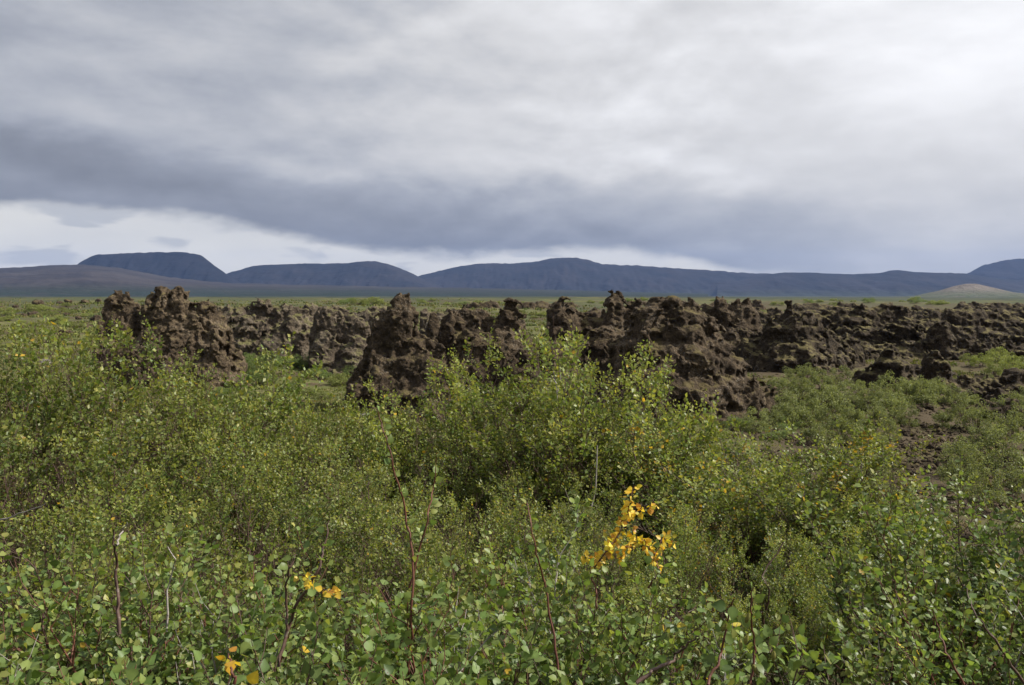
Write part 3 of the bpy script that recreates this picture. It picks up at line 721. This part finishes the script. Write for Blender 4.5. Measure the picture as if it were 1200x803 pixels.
def bush(px, py, wpx, protos, name, label, group, hs=1.0):
    x, y, z = pix_ground(px, py)
    s = 0.98 * wpx * math.hypot(x, y) / F / 1.2
    fm, sm = rb.choice(protos)
    e = obj(name, None, loc=(x, y, z)); e.rotation_euler.z = rb.uniform(0, 6.28); e.scale = (s * rb.uniform(.9, 1.15), s * rb.uniform(.9, 1.15), s * hs * rb.uniform(.85, 1.15))
    if 'pale grey' in label: label = 'rounded pale grey-green bush ' + mark2(px, py, [(950, 450, 'at the foot of the dark crag'), (960, 490, 'beside the slope of the largest mound'), (1045, 470, 'just before the dark pointed hump'), (1110, 470, 'below the overhanging ledge'), (1010, 520, 'at the edge of the bare soil')])
    if 'right-hand' in label: label = 'yellow-green bush ' + mark2(px, py, [(960, 425, 'between the crag and the long low wall'), (1050, 414, 'behind the dark pointed hump'), (1180, 430, 'on the flat behind the overhanging ledge'), (1085, 380, 'on top of the long low wall')])
    tag(e, label, 'bush', group)
    f = obj('foliage', fm, None, e); tag(f, kind='stuff'); obj('stem', sm, None, e)
G1 = ('willow_bush', 'rounded pale grey-green bush on the flat around the dark pointed hump', 'pale bushes on the flat')
for px, py, w in [(925, 452, 14), (945, 448, 16), (962, 458, 18), (985, 452, 16), (938, 470, 20), (965, 478, 22), (990, 472, 18), (1005, 462, 12), (925, 484, 18), (950, 496, 22), (978, 498, 24), (1040, 474, 20), (1062, 472, 20), (1085, 478, 18), (1045, 490, 22),
                  (1100, 470, 18), (1120, 476, 16), (1022, 452, 12), (1078, 462, 14), (1105, 500, 14), (1010, 520, 20), (985, 522, 22), (1040, 516, 14), (955, 520, 20), (1095, 462, 12), (1120, 462, 12), (1140, 466, 10), (930, 500, 22), (1000, 500, 18), (915, 462, 16), (1020, 482, 18), (1032, 500, 16), (1065, 500, 14), (1128, 490, 18), (1145, 505, 20), (1150, 525, 20), (1185, 515, 20), (965, 540, 22), (1010, 545, 18), (1130, 545, 22), (1175, 545, 24), (1205, 500, 16), (1210, 470, 14), (1160, 455, 9), (1195, 456, 11), (905, 500, 18), (885, 505, 18), (1120, 575, 24), (1150, 590, 26), (1185, 580, 26), (1035, 560, 20), (1020, 575, 22), (1045, 595, 24), (1125, 560, 20), (1190, 490, 18), (1165, 488, 14), (1030, 530, 16), (1140, 480, 12)]:
    bush(px, py, w, BP, *G1)
G2 = ('willow_bush', 'yellow-green bush below the dark right-hand lava walls', 'yellow-green bushes below the walls')
for px, py, w in [(938, 428, 11), (958, 430, 13), (975, 428, 13), (990, 422, 13), (1010, 416, 13), (1030, 414, 11), (1055, 414, 14), (1075, 416, 11), (970, 415, 9), (975, 402, 8), (1150, 430, 14), (1170, 425, 15), (1190, 420, 15), (1208, 430, 16), (1185, 438, 16), (1165, 440, 12), (1135, 424, 10), (1190, 402, 8), (1095, 382, 7), (1075, 378, 5)]:
    bush(px, py, w, BL, *G2, 0.8)
G3 = ('willow_bush', 'fresh green bush in the grassy hollow before the layered wall', 'green bushes in the hollow')
for px, py, w in [(285, 420, 13), (300, 428, 15), (320, 430, 16), (340, 432, 17), (362, 432, 17), (385, 430, 15), (402, 426, 12), (310, 415, 11), (338, 418, 13), (365, 420, 12), (300, 440, 16), (278, 435, 14), (275, 380, 9), (284, 386, 7)]:
    bush(px, py, w, BG, *G3, 0.85)
G4 = ('heath_bush', 'low spreading bush in the far yellow-green meadow', 'low bushes in the meadow')
for i in range(46):
    px = rb.uniform(-10, 118) if i < 34 else rb.choice([rb.uniform(395, 440), rb.uniform(500, 530), rb.uniform(620, 640), rb.uniform(870, 900)]); py = rb.uniform(357, 400) if i < 34 else rb.uniform(362, 385)
    bush(px, py, rb.uniform(5, 11), BL, *G4, 0.45)
for i in range(64):
    px = rb.uniform(262, 430) if i < 22 else rb.uniform(430, 930); py = rb.uniform(436, 478) if i < 22 else rb.uniform(484, 520)
    bush(px, py, rb.uniform(10, 19), BG if i % 3 else BL, 'heath_bush', 'low green bush on the grassy floor before ' + ('the hollow' if px < 400 else 'the capped pillar' if px < 520 else 'the hollowed lava mass' if px < 630 else 'the craggy ridge' if px < 710 else 'the largest mound'), 'low bushes at the foot of the rocks', 0.6)
for i in range(60):
    bush(rb.uniform(380, 1230), rb.uniform(352, 357.5), rb.uniform(3, 7), BL if i % 2 else BG, 'heath_bush', 'tiny distant bush on the hazy plain behind the lava rocks', 'tiny bushes on the far plain', 0.5)
for px, py, w in [(890, 392, 8), (912, 358, 8), (420, 357, 12), (440, 356, 12), (960, 362, 9), (985, 361, 8)]:
    bush(px, py, w, BL, 'heath_bush', 'low lime-green bush growing on top of a distant lava bank', 'bushes on the distant banks', 0.5)

# ------------------------------------------------------------------ birch scrub
GA = math.radians(137.5)
def unit(v): return v / (np.linalg.norm(v) + 1e-9)
def grow(seed, H, nst, spread, bg, tg, lg, leaf, dead=0.04, inner=0.25):
    """returns per-stem tube lists and leaf arrays, base at the origin"""
    g = np.random.default_rng(seed)
    stems, LP, LA, LN, LS, LQ = [], [], [], [], [], []
    def put_leaves(pts, step, scale, side0, tipq):
        seg = np.linalg.norm(np.diff(pts, axis=0), axis=1); L = seg.sum(); m = max(2, int(L / step))
        t = np.linspace(0.12, 1.0, m); cs = np.concatenate([[0], np.cumsum(seg)]) / L
        p = np.stack([np.interp(t, cs, pts[:, i]) for i in range(3)], -1)
        d = unit(pts[-1] - pts[0]); s = unit(np.cross(d, [0, 0, 1.0]) + g.normal(0, 0.2, 3))
        sg = np.where(np.arange(m) % 2 == 0, 1.0, -1.0)[:, None] * side0
        ax = d * 0.55 + s * sg + g.normal(0, 0.42, (m, 3)); ax[:, 2] += g.uniform(-0.35, 0.45, m)
        ax[-1] = d + g.normal(0, 0.3, 3)
        p = p + ax / np.linalg.norm(ax, axis=1)[:, None] * leaf * 0.25
        LP.append(p); LA.append(ax); LN.append(np.array([0.10, -0.22, 0.75]) + g.normal(0, 0.55, (m, 3)))
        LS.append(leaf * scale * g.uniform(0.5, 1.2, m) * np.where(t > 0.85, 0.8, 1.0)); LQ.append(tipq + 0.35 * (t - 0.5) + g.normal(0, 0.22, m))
    for s in range(nst):
        az = s * GA + g.uniform(-0.4, 0.4); tilt = spread * (0.25 + 0.85 * math.sqrt((s + 0.5) / nst)) * g.uniform(0.8, 1.15)
        L = H * g.uniform(0.72, 1.08) * (1.0 - 0.22 * (tilt / 1.2) ** 2)
        N = 11; p = np.zeros((N, 3)); p[0] = [math.cos(az) * 0.06 * H * g.random(), math.sin(az) * 0.06 * H * g.random(), -0.12]
        wob = g.normal(0, 0.10, (N, 2))
        for i in range(1, N):
            tl = tilt * (1.05 - 0.55 * i / N); dz = math.cos(tl); dh = math.sin(tl)
            p[i] = p[i - 1] + np.array([math.cos(az) * dh + wob[i, 0], math.sin(az) * dh + wob[i, 1], dz]) * L / (N - 1)
        r0 = 0.0045 + 0.0062 * H; rad = np.linspace(r0, 0.0016, N) * g.uniform(0.75, 1.2)
        tl = [(p, rad)]
        nb = int(L / bg)
        for b in range(nb):
            t = 0.16 + 0.82 * (b + g.random()) / nb; x = t * (N - 1); i = min(int(x), N - 2); o = p[i] + (p[i + 1] - p[i]) * (x - i)
            sd = unit(p[i + 1] - p[i]); phi = b * GA + g.uniform(-.5, .5)
            u = unit(np.cross(sd, [0.3, 0.2, 1.0])); w = np.cross(sd, u); rad_d = u * math.cos(phi) + w * math.sin(phi)
            bl = (L * 0.26 * (1 - t) + 0.115 * H + 0.05) * g.uniform(0.55, 1.25)
            a = g.uniform(0.6, 1.05); d = unit(sd * math.cos(a) + rad_d * math.sin(a) + np.array([0, 0, 0.18]))
            d2 = unit(d + np.array([0, 0, 0.45]) + g.normal(0, 0.18, 3)); d3 = unit(d2 + g.normal(0, 0.28, 3) + np.array([0, 0, 0.2]))
            q = np.stack([o, o + d * bl * 0.35, o + (d * 0.35 + d2 * 0.35) * bl, o + (d * 0.35 + d2 * 0.35 + d3 * 0.35) * bl])
            br = rad[i] * 0.55 + 0.0006
            tl.append((q, np.linspace(br, 0.0010, 4)))
            if g.random() < dead: continue
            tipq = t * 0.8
            put_leaves(q[1:], lg * 1.5, 1.05, 1 if g.random() < .5 else -1, tipq)
            nt = max(1, int(bl / tg))
            for k in range(nt):
                tt = inner + (1 - inner) * (k + g.random() * 0.8) / nt; y = tt * 3; j = min(int(y), 2); o2 = q[j] + (q[j + 1] - q[j]) * (y - j)
                bd = unit(q[j + 1] - q[j]); sp = unit(np.cross(bd, [0, 0, 1.0])) * (1 if k % 2 else -1)
                td = unit(bd * 0.7 + sp * 0.8 + g.normal(0, 0.3, 3) + np.array([0, 0, 0.25]))
                tlen = (0.035 * H + 0.05) * g.uniform(0.6, 1.5)
                m = np.stack([o2, o2 + td * tlen * 0.5, o2 + unit(td + np.array([0, 0, 0.35])) * tlen])
                tl.append((m, np.linspace(max(0.0013, br * 0.45), 0.0008, 3)))
                put_leaves(m, lg, 1.0, 1 if k % 2 else -1, tipq + 0.12)
        # leafy leader
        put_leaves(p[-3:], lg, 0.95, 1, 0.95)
        stems.append(tl)
    cat = np.concatenate
    return stems, cat(LP), cat(LA), cat(LN), cat(LS), cat(LQ)

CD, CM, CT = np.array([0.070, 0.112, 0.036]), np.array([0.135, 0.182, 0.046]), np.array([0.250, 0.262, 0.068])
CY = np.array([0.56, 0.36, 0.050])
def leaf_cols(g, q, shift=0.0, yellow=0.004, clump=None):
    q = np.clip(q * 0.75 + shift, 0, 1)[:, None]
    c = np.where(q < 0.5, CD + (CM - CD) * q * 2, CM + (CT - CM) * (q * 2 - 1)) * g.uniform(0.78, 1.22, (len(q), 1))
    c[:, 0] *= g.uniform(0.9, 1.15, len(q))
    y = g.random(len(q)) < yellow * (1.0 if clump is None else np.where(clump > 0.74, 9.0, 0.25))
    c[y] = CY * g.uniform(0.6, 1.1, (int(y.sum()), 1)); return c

def birch_proto(seed, H, nst, spread, yellow, shift):
    st, P, A, Nn, Sz, Q = grow(seed, H, nst, spread, 0.105, 0.040, 0.021, 0.045, 0.05, 0.42)
    kp = vn(P * np.array([1, 1, 1.15]) / 0.42, seed + 9) + 0.25 * vn(P / 0.13, seed + 8) > 0.505; P, A, Nn, Sz, Q = P[kp], A[kp], Nn[kp], Sz[kp], Q[kp]   # open gaps between leaf clumps
    g = np.random.default_rng(seed + 1)
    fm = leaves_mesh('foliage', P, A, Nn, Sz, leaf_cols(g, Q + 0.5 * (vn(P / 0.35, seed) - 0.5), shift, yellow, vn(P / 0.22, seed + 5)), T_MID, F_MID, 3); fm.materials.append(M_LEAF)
    sm = []
    for i, t in enumerate(st):
        m = tubes_mesh('stem', t); m.materials.append(M_DEAD if (i == 3 and seed % 3 == 0) else M_BARK); sm.append(m)
    top = np.percentile(P[:, 2], 99.6)
    return fm, sm, top
MP = [birch_proto(400 + i, 2.5, 14, 0.86 + 0.10 * (i % 3), [0.002, 0.004, 0.035][i % 3], [0.06, 0.0, 0.04, 0.03, 0.10][i % 5]) for i in range(5)]
def birch(px, pyt, d, label, group=None, wide=1.0, protos=None):
    x, y, zt = pix(px, pyt, d); zg = float(gz(x, y))
    fm, sm, top = rb.choice(protos or [MP[0], MP[1], MP[3], MP[4]]); s = (zt - zg) / top
    e = obj('birch_shrub', None, loc=(x, y, zg)); e.rotation_euler.z = rb.uniform(0, 6.28)
    w = s * wide * rb.uniform(0.85, 1.05); e.scale = (w, w, s)
    tag(e, label, 'shrub', group)
    f = obj('foliage', fm, None, e); tag(f, kind='stuff')
    for m in sm: obj('stem', m, None, e)
    return e
def mark(px, tbl):
    return min(tbl, key=lambda t: abs(t[0] - px))[1]
ROCKS = [(60, 'the open meadow'), (190, 'the reddish lava castle'), (330, 'the grassy hollow'), (470, 'the steep capped pillar'), (570, 'the hollowed lava mass'), (670, 'the craggy ridge'), (800, 'the largest mound'), (1010, 'the bare brown soil')]
NEARS = [(70, 'the broken grey-brown stem'), (215, 'the gap beside the forked twigs'), (335, 'the forked dark twigs'), (475, 'the tall reddish shoot'), (600, 'the slender reddish twigs'), (735, 'the golden branch'), (900, 'the catkin-bearing shrub'), (1030, 'the glossy shrubs')]
LB = ('green birch shrub of the dense thicket in front of the lava rocks', 'birch thicket before the rocks')
for px, py, d in [(-50, 390, 10), (35, 400, 10.5), (105, 414, 11), (162, 386, 12), (205, 450, 10), (290, 450, 12), (355, 466, 11.5), (402, 484, 11.5), (496, 428, 12.5), (590, 432, 11.5), (738, 456, 12), (805, 496, 11.5),
                  (60, 474, 7.8), (190, 500, 7.8), (330, 515, 8.4), (565, 520, 9.0)]:
    birch(px, py, d, ('green birch shrub of the outer thicket facing ' if d > 9.2 else 'lower birch shrub inside the thicket toward ') + mark(px, ROCKS), LB[1], 0.90 if d > 9.2 else 0.95)
birch(668, 560, 7.4, 'rounded birch shrub in the hollow behind the golden branch'); birch(655, 416, 10.4, 'full birch shrub in front of the tallest one'); birch(632, 412, 11.5, 'leafy birch shrub close beside the tallest one before the craggy ridge', None, 0.9); birch(450, 548, 7.2, 'rounded birch shrub in the hollow behind the tall reddish shoot'); birch(683, 396, 11, 'tallest birch shrub, its pointed leafy crown rising before the craggy ridge', None, 0.9)
birch(1000, 560, 11, 'last birch shrub of the thicket before the bare brown soil'); birch(1055, 600, 9.5, 'small birch shrub at the edge of the bare brown soil')
LR = ('broad birch shrub flecked with yellow leaves on the slope before the largest mound', 'broad shrubs before the largest mound')
for px, py, d in [(855, 490, 9.2), (915, 492, 8.8), (965, 535, 8.2), (1010, 580, 7.6)]:
    birch(px, py, d, *LR, 1.15, [MP[2], MP[0]])
LC = ('leafy birch shrub in the middle of the scrub, behind the closest shrubs', 'birch shrubs in mid scrub')
for px, py, d in [(-15, 530, 5.6), (130, 560, 5.4), (275, 575, 5.2), (420, 575, 5.8), (530, 590, 5.0), (640, 575, 5.8), (765, 600, 5.8), (870, 600, 6.4), (950, 630, 6.0), (1030, 650, 6.4),
                  (50, 610, 3.9), (215, 630, 3.8), (385, 640, 3.8), (575, 640, 3.9), (690, 655, 4.4), (800, 680, 4.6), (900, 690, 4.6), (985, 700, 4.7)]:
    py += rb.uniform(-10, 12)
    mp = None if px < 850 else [MP[2], MP[2], MP[0]]
    birch(px, py, d, ('leafy birch shrub directly behind ' if d < 5.2 else 'fuller birch shrub farther behind ') + mark(px, NEARS), LC[1], 0.95, mp)

# the closest shrubs: own meshes, their largest leaves built one by one
def big_leaf_mesh(col, seed):
    g = np.random.default_rng(seed)
    prof = [(0.0, 0.0), (0.05, 0.19), (0.16, 0.335), (0.30, 0.40), (0.46, 0.385), (0.64, 0.30), (0.82, 0.15), (1.0, 0.0)]
    cup, bend = g.uniform(0.0, 0.35), g.uniform(-0.15, 0.45)
    v, f = [], []
    for i, (x, w) in enumerate(prof):
        z = -bend * x * x + g.normal(0, 0.012); j = 1 + g.uniform(-.11, .11)
        v += [(x, w * j, z + cup * w), (x, 0, z), (x, -w * j, z + cup * w)]
    for i in range(len(prof) - 1):
        a = i * 3; f += [(a + 1, a + 4, a + 3, a), (a + 2, a + 5, a + 4, a + 1)]
    n = len(v); v += [(-0.30, 0.012, 0.03), (-0.30, -0.012, 0.03), (0, 0.012, 0), (0, -0.012, 0)]; f.append((n, n + 1, n + 3, n + 2))
    me = mesh_np('leaf', np.array(v), np.array(f), 4); smooth(me)
    c = np.tile(col, (len(v), 1)); c[1::3][:8] *= 1.25; c[n:] = (0.20, 0.10, 0.04)
    tint_attr(me, c); me.materials.append(M_LEAF); return me
gl = np.random.default_rng(55)
BIG = [big_leaf_mesh(leaf_cols(gl, np.array([q]), 0, 0)[0] * np.array([0.97, 1.0, 1.10]), 500 + i) for i, q in enumerate(np.linspace(0.0, 1.1, 14))]
BIGY = [big_leaf_mesh(np.array(c), 520 + i) for i, c in enumerate([(0.58, 0.41, 0.05), (0.66, 0.48, 0.08), (0.48, 0.29, 0.035), (0.54, 0.44, 0.06), (0.40, 0.20, 0.03), (0.60, 0.40, 0.045), (0.42, 0.38, 0.06)])]
def put_leaf(parent, p, ax, nr, size, me):
    Fm = frames(np.array([ax], float), np.array([nr], float))[0] * size
    o = bpy.data.objects.new('leaf', me); C.objects.link(o); o.parent = parent
    o.matrix_basis = Matrix(((*Fm[0], p[0]), (*Fm[1], p[1]), (*Fm[2], p[2]), (0, 0, 0, 1)))
    return o
def near_birch(px, pyt, d, seed, label, nst=10, spread=0.8, yellow=0.003, shift=-0.05, leaf=0.032, budget=220):
    x, y, zt = pix(px, pyt, d); zg = float(gz(x, y)); H = (zt - zg)
    st, P, A, Nn, Sz, Q = grow(seed, H, nst, spread, 0.066, 0.044, 0.0165, leaf)
    P = P * np.array([1, 1, H / np.percentile(P[:, 2], 99.5)]) if False else P
    e = obj('birch_shrub', None, loc=(x, y, zg)); tag(e, label, 'shrub')
    g = np.random.default_rng(seed + 1)
    for i, t in enumerate(st):
        m = tubes_mesh('stem', t, 5); m.materials.append(M_DEAD if g.random() < 0.12 else (M_RED if g.random() < 0.4 else M_BARK)); obj('stem', m, None, e)
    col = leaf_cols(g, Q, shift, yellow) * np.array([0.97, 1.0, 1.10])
    W = P + np.array([x, y, zg]); dist = np.linalg.norm(W - [0, 0, CAMZ], axis=1)
    u = 600 + F * W[:, 0] / W[:, 1]; v = 347 - F * (W[:, 2] - CAMZ) / W[:, 1]
    ok = (W[:, 1] > 0.5) & (u > -10) & (u < 1210) & (v < 815) & (Sz * F / dist > 9)
    score = np.where(ok, Sz / dist * (0.4 + P[:, 2] / H), -1)
    pick = np.argsort(-score)[:budget]; pick = pick[score[pick] > 0]
    rest = np.ones(len(P), bool); rest[pick] = False; rest &= dist > 0.55
    fm = leaves_mesh('foliage', P[rest], A[rest], Nn[rest], Sz[rest], col[rest], T_NEAR, F_NEAR, 3); smooth(fm); fm.materials.append(M_LEAF)
    f = obj('foliage', fm, None, e); tag(f, kind='stuff')
    for i in pick:
        if dist[i] < 0.55: continue
        b = int(np.clip((Q[i] * 0.75 + shift + g.normal(0, .08)) * 12, 0, 13))
        put_leaf(e, P[i], A[i], Nn[i], Sz[i], BIG[b] if g.random() > yellow else BIGY[int(g.integers(7))])
    e['loc'] = (x, y, zg); return e
def shoot(e, poly, Y, r0, mtl, name, label=None, leafstep=0.03, leaf=0.03, seed=0, q=0.6, ymesh=None, dens=1.0, start=0.0):
    """a single twig through the given photo pixels at distance Y, with its own leaves"""
    L = Vector(e.location); g = np.random.default_rng(seed)
    pts = np.array([pix(a, b, Y + 0.04 * math.sin(i * 1.7 + seed)) for i, (a, b) in enumerate(poly)]) - np.array(L)
    t = np.linspace(0, len(pts) - 1, len(pts) * 4); P = np.stack([np.interp(t, np.arange(len(pts)), pts[:, i]) for i in range(3)], -1)
    P = P + g.normal(0, 0.0022, P.shape)
    m = tubes_mesh(name, [(P, np.linspace(r0, r0 * 0.35, len(P)))], 6); m.materials.append(mtl)
    o = obj(name, m, None, e)
    if label: o['label'] = label
    seg = np.linalg.norm(np.diff(P, axis=0), axis=1); cs = np.concatenate([[0], np.cumsum(seg)]); n = int(cs[-1] / leafstep * dens)
    for k in range(n):
        s = cs[-1] * (start + (1 - start) * (k + g.random()) / max(n, 1)); p = np.array([np.interp(s, cs, P[:, i]) for i in range(3)])
        ax = g.normal(0, 1, 3) * np.array([1, 0.7, 0.6]) + np.array([0, 0, -0.25 if ymesh else 0.15]); ax = unit(ax)
        me = ymesh[int(g.integers(len(ymesh)))] if ymesh else BIG[int(np.clip((q + g.normal(0, .15)) * 12, 0, 13))]
        put_leaf(o, p + ax * leaf * 0.3, ax, np.array([0.2, -0.6, 0.5]) + g.normal(0, 0.6, 3), leaf * g.uniform(0.6, 1.1), me)
    return o

nA = near_birch(70, 612, 2.7, 601, 'close birch shrub with a bare broken grey-brown stem sticking up')
nB = near_birch(215, 640, 2.7, 602, 'close birch shrub between the broken stem and the forked dark-twigged shrub')
nC = near_birch(335, 622, 2.4, 603, 'close birch shrub with forked dark twigs and a few bright yellow leaves')
nD = near_birch(475, 590, 2.8, 604, 'close birch shrub sending up one tall reddish shoot')
nE = near_birch(600, 620, 3.0, 605, 'close birch shrub with slender reddish twigs, between the tall shoot and the golden branch')
nF = near_birch(735, 672, 3.1, 606, 'close birch shrub carrying a branch of golden yellow leaves', shift=-0.05)
nG = near_birch(815, 722, 2.1, 607, 'low birch shrub with large rounded grey-green leaves and green catkins', shift=-0.08, leaf=0.0345, nst=7)
nH = near_birch(20, 705, 1.8, 608, 'low birch shrub under the broken grey-brown stem', leaf=0.034)
nI = near_birch(170, 735, 1.75, 609, 'low birch shrub with a loose pair of yellow leaves beside it', leaf=0.034, yellow=0.006)
nJ = near_birch(440, 730, 1.8, 610, 'low birch shrub in front of the tall reddish shoot', leaf=0.0345, shift=-0.05)
nK = near_birch(610, 725, 1.85, 611, 'low birch shrub in front of the slender reddish twigs', leaf=0.0345, shift=-0.06)
nL = near_birch(1165, 535, 4.0, 612, 'tall glossy birch shrub beside the bare brown soil', nst=16, spread=0.7, budget=240, leaf=0.034)
nM = near_birch(1120, 668, 3.0, 613, 'glossy birch shrub with long thin arching dark twigs below the tall glossy one', nst=10, spread=0.85)
nN = near_birch(1215, 640, 2.8, 614, 'glossy birch shrub crowding the foot of the tall glossy one', nst=11)
nO = near_birch(300, 745, 1.7, 615, 'low birch shrub in front of the forked dark twigs', leaf=0.0345, yellow=0.006)

shoot(nD, [(478, 800), (482, 720), (484, 650), (476, 600), (468, 570), (456, 525), (447, 498), (443, 480)], 2.5, 0.0046, M_RED, 'shoot', 'tall reddish brown shoot', 0.04, 0.032, 3, 0.85, start=0.35)
shoot(nD, [(480, 690), (500, 610), (508, 570), (512, 535)], 2.6, 0.004, M_RED, 'shoot', None, 0.03, 0.030, 4, 0.85, start=0.3)
shoot(nE, [(655, 790), (645, 720), (638, 680), (630, 650), (622, 615), (618, 590)], 2.5, 0.0045, M_RED, 'shoot', None, 0.035, 0.030, 5, 0.8, start=0.4)
shoot(nC, [(325, 780), (338, 735), (350, 705), (372, 672), (380, 640), (386, 610)], 2.2, 0.006, M_BARK, 'shoot', None, 0.05, 0.030, 6, 0.5, start=0.3)
shoot(nC, [(337, 738), (335, 690), (340, 665), (348, 650)], 2.2, 0.0042, M_BARK, 'shoot', None, 0.05, 0.030, 7, 0.5, start=0.4)
shoot(nC, [(352, 672), (362, 680), (368, 684)], 2.15, 0.002, M_BARK, 'yellow_twig', 'short twig of yellow leaves', 0.008, 0.024, 8, ymesh=BIGY)
shoot(nC, [(378, 690), (384, 694), (394, 690)], 2.15, 0.002, M_BARK, 'yellow_twig', 'short twig of yellow leaves', 0.010, 0.024, 9, ymesh=BIGY)
shoot(nI, [(276, 800), (272, 785), (268, 768)], 1.7, 0.004, M_RED, 'yellow_twig', 'reddish twig ending in two yellow leaves', 0.012, 0.028, 10, ymesh=BIGY, start=0.7)
shoot(nA, [(140, 745), (138, 700), (137, 665), (134, 640), (132, 617)], 2.4, 0.0062, M_BARK, 'broken_stem', 'bare broken grey-brown stem', 1, 0.03, 11)
shoot(nA, [(136, 640), (143, 622), (150, 612)], 2.4, 0.0036, M_DEAD, 'broken_stem', None, 1, 0.03, 12)
shoot(nA, [(195, 740), (196, 690), (205, 655), (196, 640)], 2.6, 0.0036, M_DEAD, 'broken_stem', None, 1, 0.03, 13)
shoot(nA, [(-5, 612), (20, 604), (55, 590)], 3.0, 0.004, M_DEAD, 'broken_stem', None, 1, 0.03, 14)
shoot(nM, [(1200, 800), (1165, 750), (1140, 715), (1132, 690)], 2.7, 0.005, M_BARK, 'shoot', None, 0.05, 0.03, 15, 0.6)
shoot(nM, [(1130, 803), (1112, 770), (1100, 740), (1095, 722)], 2.6, 0.0045, M_RED, 'shoot', None, 0.03, 0.032, 16, 0.7, start=0.2)
shoot(nG, [(745, 800), (770, 785), (790, 770), (808, 752), (818, 745)], 2.0, 0.0055, M_BARK, 'shoot', None, 0.05, 0.034, 17, 0.3)
shoot(nG, [(830, 803), (845, 765), (852, 730), (858, 700)], 2.0, 0.004, M_RED, 'shoot', None, 0.022, 0.033, 18, 0.4)
shoot(nG, [(880, 803), (884, 760), (880, 720), (882, 690)], 2.05, 0.004, M_RED, 'shoot', None, 0.022, 0.033, 19, 0.6)
# the golden branch
GB = [[(700, 720), (698, 690), (692, 672), (704, 655), (716, 640), (728, 622), (734, 605), (738, 588), (743, 570)], [(728, 612), (742, 600), (756, 596), (772, 591)], [(704, 655), (690, 655), (682, 652)], [(716, 642), (722, 655), (734, 648)],
      [(722, 632), (714, 628), (710, 622)], [(760, 690), (772, 668), (768, 655), (760, 642), (752, 630)], [(768, 650), (776, 632), (784, 628), (793, 640)], [(733, 640), (740, 642), (748, 632), (738, 618)]]
for i, pl in enumerate(GB):
    shoot(nF, pl, 3.1 + 0.03 * (i % 3), 0.004 if i in (0, 5) else 0.002, M_RED, 'yellow_branch', 'branch of golden yellow leaves', 0.0066, 0.026, 30 + i, ymesh=BIGY, start=0.30 if i in (0, 5) else 0.0)

# green catkins on the low large-leaved shrub
def catkin_mesh():
    t = np.linspace(0, 1, 9); r = 0.0055 * np.sin(np.pi * (0.08 + 0.86 * t)) ** 0.6
    v, f = tube(np.stack([0 * t, 0 * t, t * 0.026], -1), r, 8); me = mesh_np('catkin', v, f, 4); smooth(me)
    g = np.random.default_rng(2); tint_attr(me, np.array([[0.22, 0.21, 0.06]]) * g.uniform(0.7, 1.3, (len(v), 1))); me.materials.append(M_GRASS); return me
CK = catkin_mesh()
for px, py in [(873, 755), (868, 762), (906, 775), (874, 730), (846, 740), (820, 770), (888, 790)]:
    p = np.array(pix(px, py, 1.95)) - np.array(nG.location)
    o = obj('catkin', CK, None, nG, p); o.rotation_euler = (rb.uniform(-.5, .5), rb.uniform(-.5, .5), 0)

# bare pale twigs in the thicket
def bare_twig(paths, Y, r0, mtl, label):
    x, y, z = pix(*paths[0][0], Y)
    lst = []
    for i, pl in enumerate(paths):
        P = np.array([pix(a, b, Y + 0.03 * k) for k, (a, b) in enumerate(pl)]) - np.array([x, y, z])
        if i == 0:
            zb = float(gz(x, y)) - z - 0.1; P = np.vstack([[[0.22 * abs(zb) * (1 - t) ** 1.5 + 0.03 * math.sin(9 * t), 0.05 * math.sin(5 * t), zb * (1 - t)] for t in np.linspace(0, 0.9, 9)], P])
        lst.append((P, np.linspace(r0, r0 * 0.4, len(P)) * (1 if i == 0 else 0.6)))
    m = tubes_mesh('bare_stem', lst, 6); o = obj('bare_stem', m, mtl, loc=(x, y, z)); tag(o, label, 'stem')
bare_twig([[(654, 480), (652, 455), (648, 432)], [(653, 462), (657, 445), (656, 428)], [(652, 450), (646, 440)]], 10.4, 0.016, M_DEAD, 'forked bare whitish twig standing out of the thicket by the tallest birch')
bare_twig([[(690, 605), (698, 575), (699, 550), (700, 522)]], 8.2, 0.016, M_DEAD, 'slender pale birch trunk showing through the thicket')
bare_twig([[(893, 676), (900, 662), (910, 650), (918, 636)]], 5.4, 0.010, M_BARK, 'curved dark bare limb inside the broad shrubs')

# ------------------------------------------------------------------ air
def haze():
    L = 19500.0; z0, z1 = -8.0, 1000.0
    v = np.array([(sx * L, sy * L, z) for z in (z0, z1) for sx, sy in ((-1, -1), (1, -1), (1, 1), (-1, 1))])
    f = np.array([(3, 2, 1, 0), (4, 5, 6, 7), (0, 1, 5, 4), (1, 2, 6, 5), (2, 3, 7, 6), (3, 0, 4, 7)])
    m, b, out = mat('haze_air')
    p = b.new('ShaderNodeVolumePrincipled'); p.inputs['Color'].default_value = (0.34, 0.52, 1.0, 1); p.inputs['Density'].default_value = HAZE
    p.inputs['Anisotropy'].default_value = 0.0
    b.l.new(p.outputs[0], out.inputs['Volume'])
    o = obj('haze', mesh_np('haze', v, f, 4), m); tag(o, 'thin blue air over the plain and the mountains', kind='stuff')
HAZE = 1.7e-5
haze()
